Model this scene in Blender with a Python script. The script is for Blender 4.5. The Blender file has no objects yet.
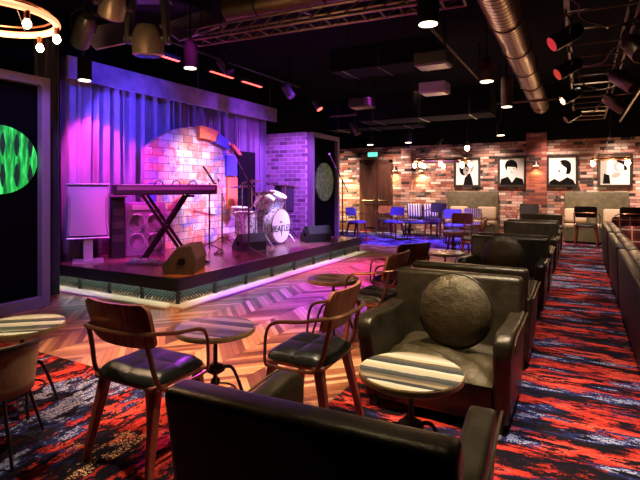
import bpy, bmesh, math, random
from mathutils import Vector, Matrix, Euler
random.seed(7)
SC = bpy.context.scene
COL = SC.collection
PI = math.pi
R = math.radians
# ------------------------------------------------------------------ camera
YAW = 28.44
cd = bpy.data.cameras.new('camera'); cam = bpy.data.objects.new('camera', cd); COL.objects.link(cam)
cam.location = (0, 0, 1.4); cam.rotation_euler = (R(90), 0, R(YAW))
cd.sensor_width = 36; cd.lens = 27.0; cd.shift_y = -53/640; cd.clip_start = 0.05
SC.camera = cam
SC.view_settings.view_transform = 'Standard'; SC.view_settings.look = 'None'
SC.view_settings.gamma = 1; SC.view_settings.use_curve_mapping = False
SC.view_settings.exposure = 0.35
w = bpy.data.worlds.new('world'); SC.world = w; w.use_nodes = True
w.node_tree.nodes['Background'].inputs[0].default_value = (0.5, 0.4, 0.5, 1)
w.node_tree.nodes['Background'].inputs[1].default_value = 0.004

def spot(loc, target, col, power, angle=50, blend=0.5, r=0.06):
    l = bpy.data.lights.new('spotlight', 'SPOT'); o = bpy.data.objects.new('spotlight', l); COL.objects.link(o)
    l.color = col; l.energy = power; l.spot_size = R(angle); l.spot_blend = blend; l.shadow_soft_size = r
    o.location = loc; d = Vector(target)-Vector(loc); o.rotation_euler = d.to_track_quat('-Z', 'Y').to_euler()
    return o
def point(loc, col, power, r=0.04):
    l = bpy.data.lights.new('lamp_light', 'POINT'); o = bpy.data.objects.new('lamp_light', l); COL.objects.link(o)
    l.color = col; l.energy = power; l.shadow_soft_size = r; o.location = loc; return o
WARM = (1, .74, .42); WARM2 = (1, .82, .6); MAG = (1, .05, .72); BLUE = (.05, .05, 1); PUR = (.5, .12, 1); PINK = (1, .35, .75); RED = (1, .12, .08)
# stage wash from the rig over the stage front, with a few added tint spots
spot((-6.0, 4.22, 2.9), (-6.66, 5.5, .9), MAG, 300, 60, .3)
spot((-3.9, 4.3, 3.4), (-6.5, 5.0, 1.0), MAG, 90, 40, .25)
spot((-2.2, 3.2, 3.6), (-6.0, 5.3, .7), MAG, 380, 19, .6)
spot((-3.9, 6.0, 3.4), (-6.2, 6.0, .7), MAG, 380, 50)
spot((-3.9, 7.4, 3.4), (-5.6, 7.4, 0.6), (.75, .45, 1), 700, 48)
spot((-3.8, 8.0, 3.4), (-5.9, 8.9, 1.2), (.42, .10, 1), 1000, 62)
spot((-3.8, 5.0, 3.2), (-6.5, 5.2, 2.3), BLUE, 420, 62, .8)
spot((-6.05, 4.22, 2.5), (-6.62, 6.2, 2.4), (.10, .05, 1), 160, 70, .6)
spot((-3.8, 7.6, 3.2), (-6.4, 8.0, 2.3), (.28, .05, 1), 330, 62, .8)
spot((-6.1, 9.3, 3.0), (-6.62, 8.1, 1.8), (.8, .08, .8), 120, 70, .6)
spot((-4.0, 6.6, 3.4), (-6.35, 6.8, 1.5), (1, .60, .80), 850, 38, 1)
spot((-4.6, 6.3, 2.9), (-6.35, 6.45, 2.05), (1, .9, .95), 260, 10, 1)
spot((-4.3, 4.6, 3.3), (-5.2, 5.0, 0.3), MAG, 300, 60)
spot((-2.6, 4.6, 3.6), (-4.3, 4.6, .45), (1, .30, .05), 800, 14, .6)
spot((-3.6, 4.4, 3.4), (-1.98, 2.3, .54), (.6, .06, 1), 420, 11, .6)  # narrow spot added to tint the table by the wooden chairs purple
spot((-5.3, 6.3, .5), (-5.3, 4.85, 3.7), (.65, .12, 1), 420, 26)  # unseen uplight low on the stage, put in to turn the ceiling panels purple
spot((-4.0, 2.4, 3.4), (-5.5, 3.3, 1.6), (.30, .12, 1), 260, 44)  # added spot that turns the left panel's frame violet
spot((-3.4, 8.6, 3.5), (-4.9, 7.6, .6), (.55, .45, 1), 800, 36)
# coloured pools on the dance floor
spot((-3.3, 6.0, 3.5), (-3.0, 5.3, 0), (.20, .05, 1), 2600, 46, 1)
spot((-3.2, 8.0, 3.5), (-3.0, 7.4, 0), (.75, .06, .9), 1500, 60, 1)
spot((-2.6, 8.9, 3.6), (-3.6, 10.5, 0), (1, .55, .3), 500, 34, .8)
spot((-2.9, 12.0, 3.4), (-3.9, 11.9, 0), (.16, .06, 1), 2200, 74, 1)
spot((-2.6, 3.5, 3.6), (-2.9, 3.3, 0), (1, .50, .24), 800, 56, 1)
spot((-1.6, 2.4, 3.6), (-2.3, 2.0, 0), (1, .78, .55), 220, 62, 1)
spot((-3.4, 1.6, 3.3), (-3.0, 1.9, 0), WARM2, 280, 62, 1)
# warm downlights over the leather seats and the aisle
spot((-0.9, 2.3, 3.7), (-0.75, 2.6, 0), (1, .80, .48), 560, 60, 1)
spot((-0.5, 4.0, 3.7), (-0.6, 3.9, 0), (1, .8, .55), 220, 60, 1)
spot((0.1, 3.0, 3.7), (-0.1, 3.1, 0), (1, .88, .78), 420, 60, 1)
spot((-0.1, 5.6, 3.7), (0.05, 6.0, 0), (1, .85, .7), 300, 60, 1)
spot((0.2, 8.6, 3.7), (0.1, 9.0, 0), (1, .82, .66), 400, 64, 1)
spot((0.1, 11.6, 3.7), (0.1, 12.4, 0), (1, .8, .62), 420, 70, 1)
spot((-1.4, 8.4, 3.7), (-1.6, 8.4, 0), (1, .7, .6), 260, 64, 1)
spot((1.6, 6.5, 3.7), (1.2, 6.8, 0.6), (1, .8, .6), 300, 70, 1)
# back wall washers (a row of spots high in front of the wall)
for x in (-6.7, -5.0, -3.6, -2.2, -0.6, 0.8, 2.0):
    spot((x, 12.9, 3.5), (x, 14.1, .9), (1, .70, .56), 620, 56, 1)

# ------------------------------------------------------------------ materials
M = {}
def nodes(name):
    m = bpy.data.materials.new(name); m.use_nodes = True; nt = m.node_tree
    return m, nt, nt.nodes['Principled BSDF']
def mat(name, col, rough=.5, metal=0, emit=0, ecol=None, bump=0, bscale=60, vary=0, coat=0):
    m, nt, b = nodes(name)
    b.inputs['Base Color'].default_value = (*col, 1); b.inputs['Roughness'].default_value = rough; b.inputs['Metallic'].default_value = metal
    b.inputs['Coat Weight'].default_value = coat
    if emit:
        b.inputs['Emission Color'].default_value = (*(ecol or col), 1); b.inputs['Emission Strength'].default_value = emit
    if bump or vary:
        tc = nt.nodes.new('ShaderNodeTexCoord'); n = nt.nodes.new('ShaderNodeTexNoise'); n.inputs['Scale'].default_value = bscale; n.inputs['Detail'].default_value = 6
        nt.links.new(tc.outputs['Object'], n.inputs['Vector'])
        if bump:
            bp = nt.nodes.new('ShaderNodeBump'); bp.inputs['Strength'].default_value = bump; bp.inputs['Distance'].default_value = .02
            nt.links.new(n.outputs[0], bp.inputs['Height']); nt.links.new(bp.outputs[0], b.inputs['Normal'])
        if vary:
            mx = nt.nodes.new('ShaderNodeMix'); mx.data_type = 'RGBA'
            mx.inputs[6].default_value = (*[c*(1-vary) for c in col], 1); mx.inputs[7].default_value = (*[min(1, c*(1+vary)) for c in col], 1)
            nt.links.new(n.outputs[0], mx.inputs[0]); nt.links.new(mx.outputs[2], b.inputs['Base Color'])
    M[name] = m; return m
class NT:
    def __init__(s, nt): s.nt = nt
    def n(s, t, **k):
        x = s.nt.nodes.new(t)
        for a, v in k.items(): setattr(x, a, v)
        return x
    def l(s, a, b): s.nt.links.new(a, b)
    def math(s, op, a, b=None, c=None):
        x = s.n('ShaderNodeMath', operation=op)
        for i, v in enumerate((a, b, c)):
            if v is None: continue
            if isinstance(v, (int, float)): x.inputs[i].default_value = v
            else: s.l(v, x.inputs[i])
        return x.outputs[0]
    def mix(s, f, a, b):
        x = s.n('ShaderNodeMix', data_type='RGBA')
        for i, v in ((0, f), (6, a), (7, b)):
            if isinstance(v, tuple): x.inputs[i].default_value = (*v, 1)
            elif isinstance(v, (int, float)): x.inputs[i].default_value = v
            else: s.l(v, x.inputs[i])
        return x.outputs[2]
    def ramp(s, f, stops, interp='CONSTANT'):
        x = s.n('ShaderNodeValToRGB'); cr = x.color_ramp; cr.interpolation = interp
        cr.elements.remove(cr.elements[1]); cr.elements[0].position = stops[0][0]; cr.elements[0].color = (*stops[0][1], 1)
        for p, c in stops[1:]: e = cr.elements.new(p); e.color = (*c, 1)
        s.l(f, x.inputs[0]); return x.outputs[0]
    def noise(s, vec, scale, detail=4, rough=.5, dist=0):
        x = s.n('ShaderNodeTexNoise'); x.inputs['Scale'].default_value = scale; x.inputs['Detail'].default_value = detail; x.inputs['Roughness'].default_value = rough; x.inputs['Distortion'].default_value = dist
        s.l(vec, x.inputs['Vector']); return x.outputs[0]
    def mapping(s, vec, scale=(1, 1, 1), loc=(0, 0, 0), rot=(0, 0, 0)):
        x = s.n('ShaderNodeMapping'); x.inputs['Scale'].default_value = scale; x.inputs['Location'].default_value = loc; x.inputs['Rotation'].default_value = rot
        s.l(vec, x.inputs['Vector']); return x.outputs[0]
    def obj(s): return s.n('ShaderNodeTexCoord').outputs['Object']

def carpet(name, sc, off, more=0):
    m, nt, b = nodes(name); t = NT(nt); v = t.obj()
    a = t.mapping(v, sc, off)
    fine = t.noise(v, 70, 2, .8); mid = t.noise(t.mapping(v, (sc[0]*1.6, sc[1]*1.6, 1)), 9, 4, .7)
    jit = t.math('ADD', t.math('MULTIPLY', t.math('SUBTRACT', fine, .5), .16), t.math('MULTIPLY', t.math('SUBTRACT', mid, .5), .22))
    n1 = t.math('ADD', t.noise(a, 1.5, 7, .66, .3), jit)
    n2 = t.math('ADD', t.noise(t.mapping(v, sc, (off[0]+7, off[1]+3, 2)), 1.25, 6, .62, .2), t.math('ADD', jit, more))
    n3 = t.noise(t.mapping(v, sc, (off[0]-5, off[1]+9, 4)), 1.1, 5, .6)
    base = t.ramp(n1, [(0, (.05, .006, .008)), (.34, (.008, .005, .008)), (.47, (.10, .006, .007)), (.495, (.40, .026, .018)), (.54, (.58, .045, .030)), (.585, (.66, .12, .07)), (.605, (.14, .009, .008)), (.63, (.008, .005, .010))])
    blue = t.ramp(n2, [(0, (.012, .016, .07)), (.55, (.02, .03, .14)), (.575, (.34, .34, .48)), (.66, (.08, .11, .34)), (.70, (.5, .5, .62))])
    lav = t.mix(t.math('GREATER_THAN', fine, .47), (.02, .02, .08), blue)
    c = t.mix(t.math('GREATER_THAN', n2, .52-more), base, lav)
    cream = t.math('MULTIPLY', t.math('GREATER_THAN', n3, .66), t.math('GREATER_THAN', t.math('ADD', fine, jit), .54))
    c = t.mix(cream, c, (.70, .42, .22))
    blk = t.math('GREATER_THAN', t.math('ADD', t.noise(t.mapping(v, (sc[0]*1.7, sc[1]*1.7, 1), (3, 1, 9)), 2.6, 5, .7), jit), .55)
    c = t.mix(blk, c, (.006, .004, .010))
    t.l(c, b.inputs['Base Color']); b.inputs['Roughness'].default_value = .95; b.inputs['Specular IOR Level'].default_value = .1
    M[name] = m
carpet('carpet_aisle', (.9, 3.6, 1), (0, 0, 0))
carpet('carpet_left', (3.0, 1.1, 1), (4, 2, 0))
carpet('carpet_rear', (1.0, 2.6, 1), (11, 5, 0), .05)

def parquet():
    m, nt, b = nodes('parquet'); t = NT(nt); s = t.n('ShaderNodeSeparateXYZ'); t.l(t.mapping(t.obj(), rot=(0, 0, R(0))), s.inputs[0])
    x, y = s.outputs[0], s.outputs[1]
    W = .36; PW = .075
    col = t.math('FLOOR', t.math('DIVIDE', x, W))
    pp = t.math('PINGPONG', x, W)
    vv = t.math('DIVIDE', t.math('ADD', y, pp), PW)
    row = t.math('FLOOR', vv)
    cb = t.n('ShaderNodeCombineXYZ'); t.l(col, cb.inputs[0]); t.l(row, cb.inputs[1])
    wn = t.n('ShaderNodeTexWhiteNoise'); t.l(cb.outputs[0], wn.inputs['Vector'])
    big = t.noise(t.obj(), 1.6, 5, .65)
    grain = t.noise(t.mapping(t.obj(), (14, 14, 1)), 2, 6, .7)
    f = t.math('ADD', t.math('MULTIPLY', wn.outputs[0], .42), t.math('ADD', t.math('MULTIPLY', big, .34), t.math('MULTIPLY', grain, .28)))
    c = t.ramp(f, [(.22, (.03, .008, .005)), (.42, (.22, .07, .03)), (.58, (.46, .19, .085)), (.8, (.78, .44, .24))], 'LINEAR')
    fr = t.math('FRACT', vv); gap = t.math('LESS_THAN', fr, .07)
    gx = t.math('LESS_THAN', t.math('FRACT', t.math('DIVIDE', x, W)), .015)
    c = t.mix(t.math('MAXIMUM', gap, gx), c, (.05, .02, .012))
    t.l(c, b.inputs['Base Color'])
    t.l(t.math('ADD', t.math('MULTIPLY', grain, .25), .22), b.inputs['Roughness'])
    M['parquet'] = m
parquet()

def brick(name, pal, mortar, axes='XZ', bw=.30, bh=.078, stone=False, white=.0, patch=False):
    m, nt, b = nodes(name); t = NT(nt); s = t.n('ShaderNodeSeparateXYZ'); t.l(t.obj(), s.inputs[0])
    cb = t.n('ShaderNodeCombineXYZ'); t.l(s.outputs['XYZ'.index(axes[0])], cb.inputs[0]); t.l(s.outputs['XYZ'.index(axes[1])], cb.inputs[1])
    br = t.n('ShaderNodeTexBrick'); t.l(cb.outputs[0], br.inputs['Vector'])
    br.inputs['Color1'].default_value = (0, 0, 0, 1); br.inputs['Color2'].default_value = (1, 1, 1, 1); br.inputs['Mortar'].default_value = (.5, .5, .5, 1)
    br.inputs['Scale'].default_value = 1; br.inputs['Brick Width'].default_value = bw; br.inputs['Row Height'].default_value = bh
    br.inputs['Mortar Size'].default_value = .007 if not stone else .006; br.inputs['Mortar Smooth'].default_value = .3; br.inputs['Bias'].default_value = 0
    c = t.ramp(br.outputs[0], pal)
    n = t.noise(t.obj(), 14, 5, .7)
    c = t.mix(t.math('MULTIPLY', n, .45), c, tuple(x*.35 for x in mortar))
    if white:
        n4 = t.noise(t.obj(), 2.2, 6, .7)
        c = t.mix(t.math('MULTIPLY', t.math('GREATER_THAN', n4, .5), white), c, (.72, .58, .5))
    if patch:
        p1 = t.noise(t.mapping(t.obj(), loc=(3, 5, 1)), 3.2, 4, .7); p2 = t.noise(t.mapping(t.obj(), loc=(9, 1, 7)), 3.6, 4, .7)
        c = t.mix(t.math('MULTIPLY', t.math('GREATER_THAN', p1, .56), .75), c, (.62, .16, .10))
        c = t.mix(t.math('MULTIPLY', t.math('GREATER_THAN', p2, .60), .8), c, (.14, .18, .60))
    c = t.mix(br.outputs[1], c, mortar)
    t.l(c, b.inputs['Base Color']); b.inputs['Roughness'].default_value = .8
    bp = t.n('ShaderNodeBump'); bp.inputs['Strength'].default_value = .6; bp.inputs['Distance'].default_value = .02
    t.l(t.math('ADD', t.math('MULTIPLY', t.math('SUBTRACT', 1, br.outputs[1]), 1), t.math('MULTIPLY', n, .4)), bp.inputs['Height']); t.l(bp.outputs[0], b.inputs['Normal'])
    M[name] = m
PAL = [(0, (.012, .008, .008)), (.2, (.26, .07, .045)), (.36, (.42, .16, .10)), (.5, (.60, .32, .24)), (.64, (.66, .46, .38)), (.76, (.34, .09, .06)), (.88, (.78, .64, .54))]
brick('brick_wall', PAL, (.10, .06, .05), white=.2)
brick('brick_red', [(0, (.02, .01, .01)), (.16, (.22, .04, .03)), (.45, (.32, .08, .055)), (.75, (.14, .03, .025)), (.88, (.42, .2, .15))], (.10, .05, .04))
brick('brick_side', [(0, (.16, .10, .12)), (.2, (.42, .30, .34)), (.5, (.52, .40, .45)), (.8, (.32, .22, .26))], (.75, .65, .72), 'XZ', .24, .095)
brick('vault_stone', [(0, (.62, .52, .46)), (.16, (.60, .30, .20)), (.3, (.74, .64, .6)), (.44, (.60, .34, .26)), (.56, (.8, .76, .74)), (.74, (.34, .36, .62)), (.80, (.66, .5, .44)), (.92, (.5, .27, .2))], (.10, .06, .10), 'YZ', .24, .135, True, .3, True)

def wood_stripes(name, pal, axis=1, freq=36, rough=.35):
    m, nt, b = nodes(name); t = NT(nt); s = t.n('ShaderNodeSeparateXYZ'); t.l(t.obj(), s.inputs[0])
    wob = t.noise(t.mapping(t.obj(), (1.5, 9, 1) if axis == 1 else (9, 1.5, 1)), 3, 4, .6)
    a = t.math('ADD', t.math('MULTIPLY', s.outputs[axis], freq), t.math('MULTIPLY', wob, 1.3))
    c = t.ramp(t.math('FRACT', t.math('MULTIPLY', t.math('FLOOR', a), .618)), pal)
    g = t.noise(t.mapping(t.obj(), (6, 90, 20) if axis == 1 else (90, 6, 20)), 1, 5, .7)
    c2 = t.mix(t.math('MULTIPLY', g, .55), c, (.10, .07, .05))
    t.l(c2, b.inputs['Base Color']); b.inputs['Roughness'].default_value = rough; M[name] = m
wood_stripes('reclaimed_planks', [(0, (.60, .50, .32)), (.14, (.03, .045, .05)), (.30, (.50, .44, .34)), (.45, (.13, .10, .07)), (.6, (.68, .64, .52)), (.76, (.06, .07, .07)), (.9, (.34, .26, .16))], rough=.16)
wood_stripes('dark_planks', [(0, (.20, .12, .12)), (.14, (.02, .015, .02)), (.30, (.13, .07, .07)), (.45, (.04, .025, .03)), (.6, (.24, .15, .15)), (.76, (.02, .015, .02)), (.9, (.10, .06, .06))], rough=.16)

def woodgrain(name, a, bcol, sc=(30, 30, 2.0), rough=.35):
    m, nt, b = nodes(name); t = NT(nt)
    n = t.noise(t.mapping(t.obj(), sc), 1.5, 6, .7)
    t.l(t.ramp(n, [(.3, a), (.7, bcol)], 'LINEAR'), b.inputs['Base Color']); b.inputs['Roughness'].default_value = rough; M[name] = m
woodgrain('walnut', (.035, .009, .006), (.60, .20, .12), (70, 8, 2.0))
woodgrain('leg_wood', (.08, .02, .014), (.40, .09, .05), (20, 20, 3))
woodgrain('door_wood', (.035, .014, .010), (.12, .045, .028), (20, 20, 1.2), .45)
woodgrain('table_edge', (.12, .07, .03), (.34, .2, .1), (8, 8, 20))
woodgrain('stage_boards', (.10, .04, .04), (.34, .16, .14), (2, 22, 2), .22)

def leather(name, col, rough=.32, bump=.25):
    m, nt, b = nodes(name); t = NT(nt)
    n = t.noise(t.obj(), 9, 6, .65); f = t.noise(t.obj(), 160, 3, .6)
    t.l(t.ramp(n, [(.25, tuple(c*.55 for c in col)), (.75, tuple(c*1.6 for c in col))], 'LINEAR'), b.inputs['Base Color'])
    t.l(t.math('ADD', t.math('MULTIPLY', n, .25), rough-.1), b.inputs['Roughness'])
    bp = t.n('ShaderNodeBump'); bp.inputs['Strength'].default_value = bump; bp.inputs['Distance'].default_value = .015
    t.l(t.math('ADD', n, t.math('MULTIPLY', f, .25)), bp.inputs['Height']); t.l(bp.outputs[0], b.inputs['Normal'])
    M[name] = m
leather('leather_dark', (.034, .025, .013), .33); M['leather_dark'].node_tree.nodes['Principled BSDF'].inputs['Metallic'].default_value = .45
leather('leather_cushion', (.065, .047, .022), .32, 1.0); M['leather_cushion'].node_tree.nodes['Principled BSDF'].inputs['Metallic'].default_value = .45
leather('leather_seat', (.005, .0045, .004), .30, .2)
leather('leather_tan', (.24, .17, .09), .4); leather('leather_brown', (.09, .06, .035), .3, .8)
leather('leather_booth', (.010, .005, .005), .42)
leather('leather_bench', (.085, .072, .038), .5)

def fabric_noise(name, c1, c2, sc, rough=.9):
    m, nt, b = nodes(name); t = NT(nt)
    t.l(t.ramp(t.noise(t.mapping(t.obj(), sc), 2, 5, .6), [(.3, c1), (.7, c2)], 'LINEAR'), b.inputs['Base Color']); b.inputs['Roughness'].default_value = rough
    b.inputs['Sheen Weight'].default_value = .3; M[name] = m
fabric_noise('curtain_cloth', (.22, .18, .26), (.36, .30, .40), (3, 3, 1))
fabric_noise('curtain_black', (.012, .011, .014), (.03, .028, .034), (3, 3, 1))
fabric_noise('pelmet_cloth', (.13, .10, .16), (.30, .22, .32), (1, 2, 2))
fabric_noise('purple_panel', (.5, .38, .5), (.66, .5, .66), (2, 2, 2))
def plaid():
    m, nt, b = nodes('plaid'); t = NT(nt); s = t.n('ShaderNodeSeparateXYZ'); t.l(t.obj(), s.inputs[0])
    def band(o, f, th, ph=0): return t.math('LESS_THAN', t.math('FRACT', t.math('ADD', t.math('MULTIPLY', o, f), ph)), th)
    c = t.mix(t.math('MULTIPLY', band(s.outputs[0], 6, .45), 1), (.45, .03, .02), (.16, .02, .02))
    c = t.mix(t.math('MULTIPLY', band(s.outputs[2], 6, .45), .6), c, (.06, .01, .01))
    c = t.mix(t.math('MAXIMUM', band(s.outputs[0], 6, .10, .3), band(s.outputs[2], 6, .10, .3)), c, (.75, .65, .5))
    t.l(c, b.inputs['Base Color']); b.inputs['Roughness'].default_value = .9; M['plaid'] = m
plaid()
def stripes(name, a, bcol, f, axis=0):
    m, nt, b = nodes(name); t = NT(nt); s = t.n('ShaderNodeSeparateXYZ'); t.l(t.obj(), s.inputs[0])
    t.l(t.mix(t.math('LESS_THAN', t.math('FRACT', t.math('MULTIPLY', s.outputs[axis], f)), .5), a, bcol), b.inputs['Base Color']); b.inputs['Roughness'].default_value = .9; M[name] = m
stripes('striped_cloth', (.75, .68, .45), (.06, .05, .05), 14)
stripes('pin_stripe_cloth', (.6, .5, .45), (.14, .10, .14), 18)
def drum_pearl():
    m, nt, b = nodes('drum_pearl'); t = NT(nt)
    n = t.noise(t.mapping(t.obj(), (1, 1, .35)), 26, 5, .7, 2)
    t.l(t.ramp(n, [(.42, (.03, .03, .06)), (.5, (.6, .6, .68)), (.6, (.85, .85, .9))], 'LINEAR'), b.inputs['Base Color']); b.inputs['Roughness'].default_value = .2; M['drum_pearl'] = m
drum_pearl()
def green_oval():
    m, nt, b = nodes('green_glow'); t = NT(nt); s = t.n('ShaderNodeSeparateXYZ'); t.l(t.obj(), s.inputs[0])
    y, z = s.outputs[1], s.outputs[2]
    wv = t.math('SINE', t.math('MULTIPLY', y, 42)); za = t.math('ABSOLUTE', z)
    # leaf shaped dark openings above and below the middle line
    open_ = t.math('GREATER_THAN', t.math('SUBTRACT', wv, t.math('MULTIPLY', t.math('ABSOLUTE', t.math('SUBTRACT', za, .17)), 6)), .22)
    st = t.noise(t.mapping(t.obj(), (1, 22, 3)), 1.2, 4, .6)
    c = t.ramp(st, [(.35, (0, .05, .01)), (.52, (.005, .40, .04)), (.66, (.08, .95, .20))], 'LINEAR')
    c = t.mix(open_, c, (0, .01, .002))
    b.inputs['Base Color'].default_value = (.01, .05, .02, 1); t.l(c, b.inputs['Emission Color']); b.inputs['Emission Strength'].default_value = .9
    M['green_glow'] = m
green_oval()
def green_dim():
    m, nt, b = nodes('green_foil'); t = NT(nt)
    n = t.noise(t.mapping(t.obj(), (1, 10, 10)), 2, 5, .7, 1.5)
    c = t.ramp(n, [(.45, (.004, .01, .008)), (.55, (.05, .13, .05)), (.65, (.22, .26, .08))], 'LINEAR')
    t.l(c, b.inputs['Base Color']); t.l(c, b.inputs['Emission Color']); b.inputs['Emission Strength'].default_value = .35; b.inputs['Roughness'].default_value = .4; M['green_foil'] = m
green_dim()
def ribbed():
    m, nt, b = nodes('spiral_metal'); t = NT(nt); s = t.n('ShaderNodeSeparateXYZ'); t.l(t.obj(), s.inputs[0])
    a = t.math('ADD', t.math('MULTIPLY', s.outputs[2], 10), t.math('MULTIPLY', s.outputs[0], 2))
    r = t.math('FRACT', a)
    t.l(t.ramp(r, [(0, (.02, .012, .008)), (.18, (.04, .025, .015)), (.26, (.75, .52, .34)), (.7, (.42, .27, .17))], 'LINEAR'), b.inputs['Base Color'])  # dark rib lines and their bright highlights are painted into the base colour
    b.inputs['Metallic'].default_value = .9; b.inputs['Roughness'].default_value = .30
    bp = t.n('ShaderNodeBump'); bp.inputs['Strength'].default_value = .3; bp.inputs['Distance'].default_value = .02
    t.l(t.math('PINGPONG', a, .5), bp.inputs['Height']); t.l(bp.outputs[0], b.inputs['Normal']); M['spiral_metal'] = m
ribbed()
mat('ceiling_black', (.005, .0045, .005), .9, vary=.5, bscale=3)
mat('black', (.012, .012, .013), .5); mat('black_gloss', (.01, .01, .012), .2); mat('matte_black', (.006, .006, .007), .9)
mat('dark_metal', (.04, .033, .03), .35, .8); mat('gun_metal', (.10, .09, .085), .4, .7)
mat('copper_tube', (.30, .13, .07), .3, .85); mat('table_iron', (.05, .04, .045), .4, .8)
mat('chrome', (.75, .73, .75), .18, 1); mat('brass', (.75, .5, .22), .25, 1)
mat('aged_metal', (.20, .14, .09), .38, .8, vary=.4, bscale=8, bump=.2)
mat('white_head', (.85, .82, .85), .5); mat('logo_black', (.02, .02, .05), .6)
mat('grille_cloth', (.55, .42, .55), .8, bump=.3, bscale=120); mat('amp_silver', (.6, .55, .62), .35, .4)
mat('cone', (.20, .12, .2), .6); mat('cone_ring', (.8, .7, .8), .35, .5); mat('cabinet_purple', (.30, .2, .32), .6)
mat('led_white', (1, .93, .7), .5, emit=15, ecol=(1, .88, .55)); mat('led_teal', (.5, .9, .9), .5, emit=10, ecol=(.25, .75, .85))
mat('led_red', (1, .2, .1), .5, emit=5, ecol=(1, .07, .05)); mat('lens_glow', (1, .8, .6), .5, emit=6, ecol=(1, .78, .52))
mat('bulb_glow', (1, .8, .5), .5, emit=26, ecol=(1, .62, .30)); mat('ring_glow', (1, .5, .3), .4, emit=1.8, ecol=(1, .26, .12))
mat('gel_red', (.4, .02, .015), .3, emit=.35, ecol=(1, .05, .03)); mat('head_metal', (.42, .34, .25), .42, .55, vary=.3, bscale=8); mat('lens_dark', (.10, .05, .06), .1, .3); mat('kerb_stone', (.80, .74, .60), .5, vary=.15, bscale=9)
mat('skirt_back', (.05, .09, .10), .6, vary=.5, bscale=5); mat('mesh_wire', (.02, .025, .03), .5, .3)
mat('exit_green', (.1, .7, .45), .4, emit=1.3, ecol=(.15, .85, .6)); mat('paper_white', (.8, .79, .75), .5); mat('paper_grey', (.35, .33, .31), .5); mat('ink', (.006, .006, .006), .9); M['ink'].node_tree.nodes['Principled BSDF'].inputs['Specular IOR Level'].default_value = .05
mat('frame_black', (.02, .016, .014), .35); mat('panel_frame', (.22, .17, .22), .45, vary=.3); mat('black_panel', (.002, .002, .0025), 1); [setattr(M[q].node_tree.nodes['Principled BSDF'].inputs['Specular IOR Level'], 'default_value', .1) for q in ('ceiling_black', 'matte_black')]; M['black_panel'].node_tree.nodes['Principled BSDF'].inputs['Specular IOR Level'].default_value = .05
mat('baseboard_wood', (.16, .06, .03), .5); mat('blue_seat', (.10, .10, .30), .6); mat('chair_black', (.015, .013, .014), .55); mat('cream_seat', (.38, .28, .19), .7)
mat('sconce_metal', (.04, .03, .03), .4, .5); mat('sconce_glow', (1, .7, .4), .5, emit=8, ecol=(1, .62, .3)); mat('rack_plate', (.25, .2, .26), .4, .6)
mat('wedge_carpet', (.045, .043, .055), .8, bump=.4, bscale=200); mat('grille_metal', (.14, .12, .11), .45, .5, bump=.3, bscale=300); mat('mic_grille', (.5, .5, .55), .4, .8)

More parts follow.
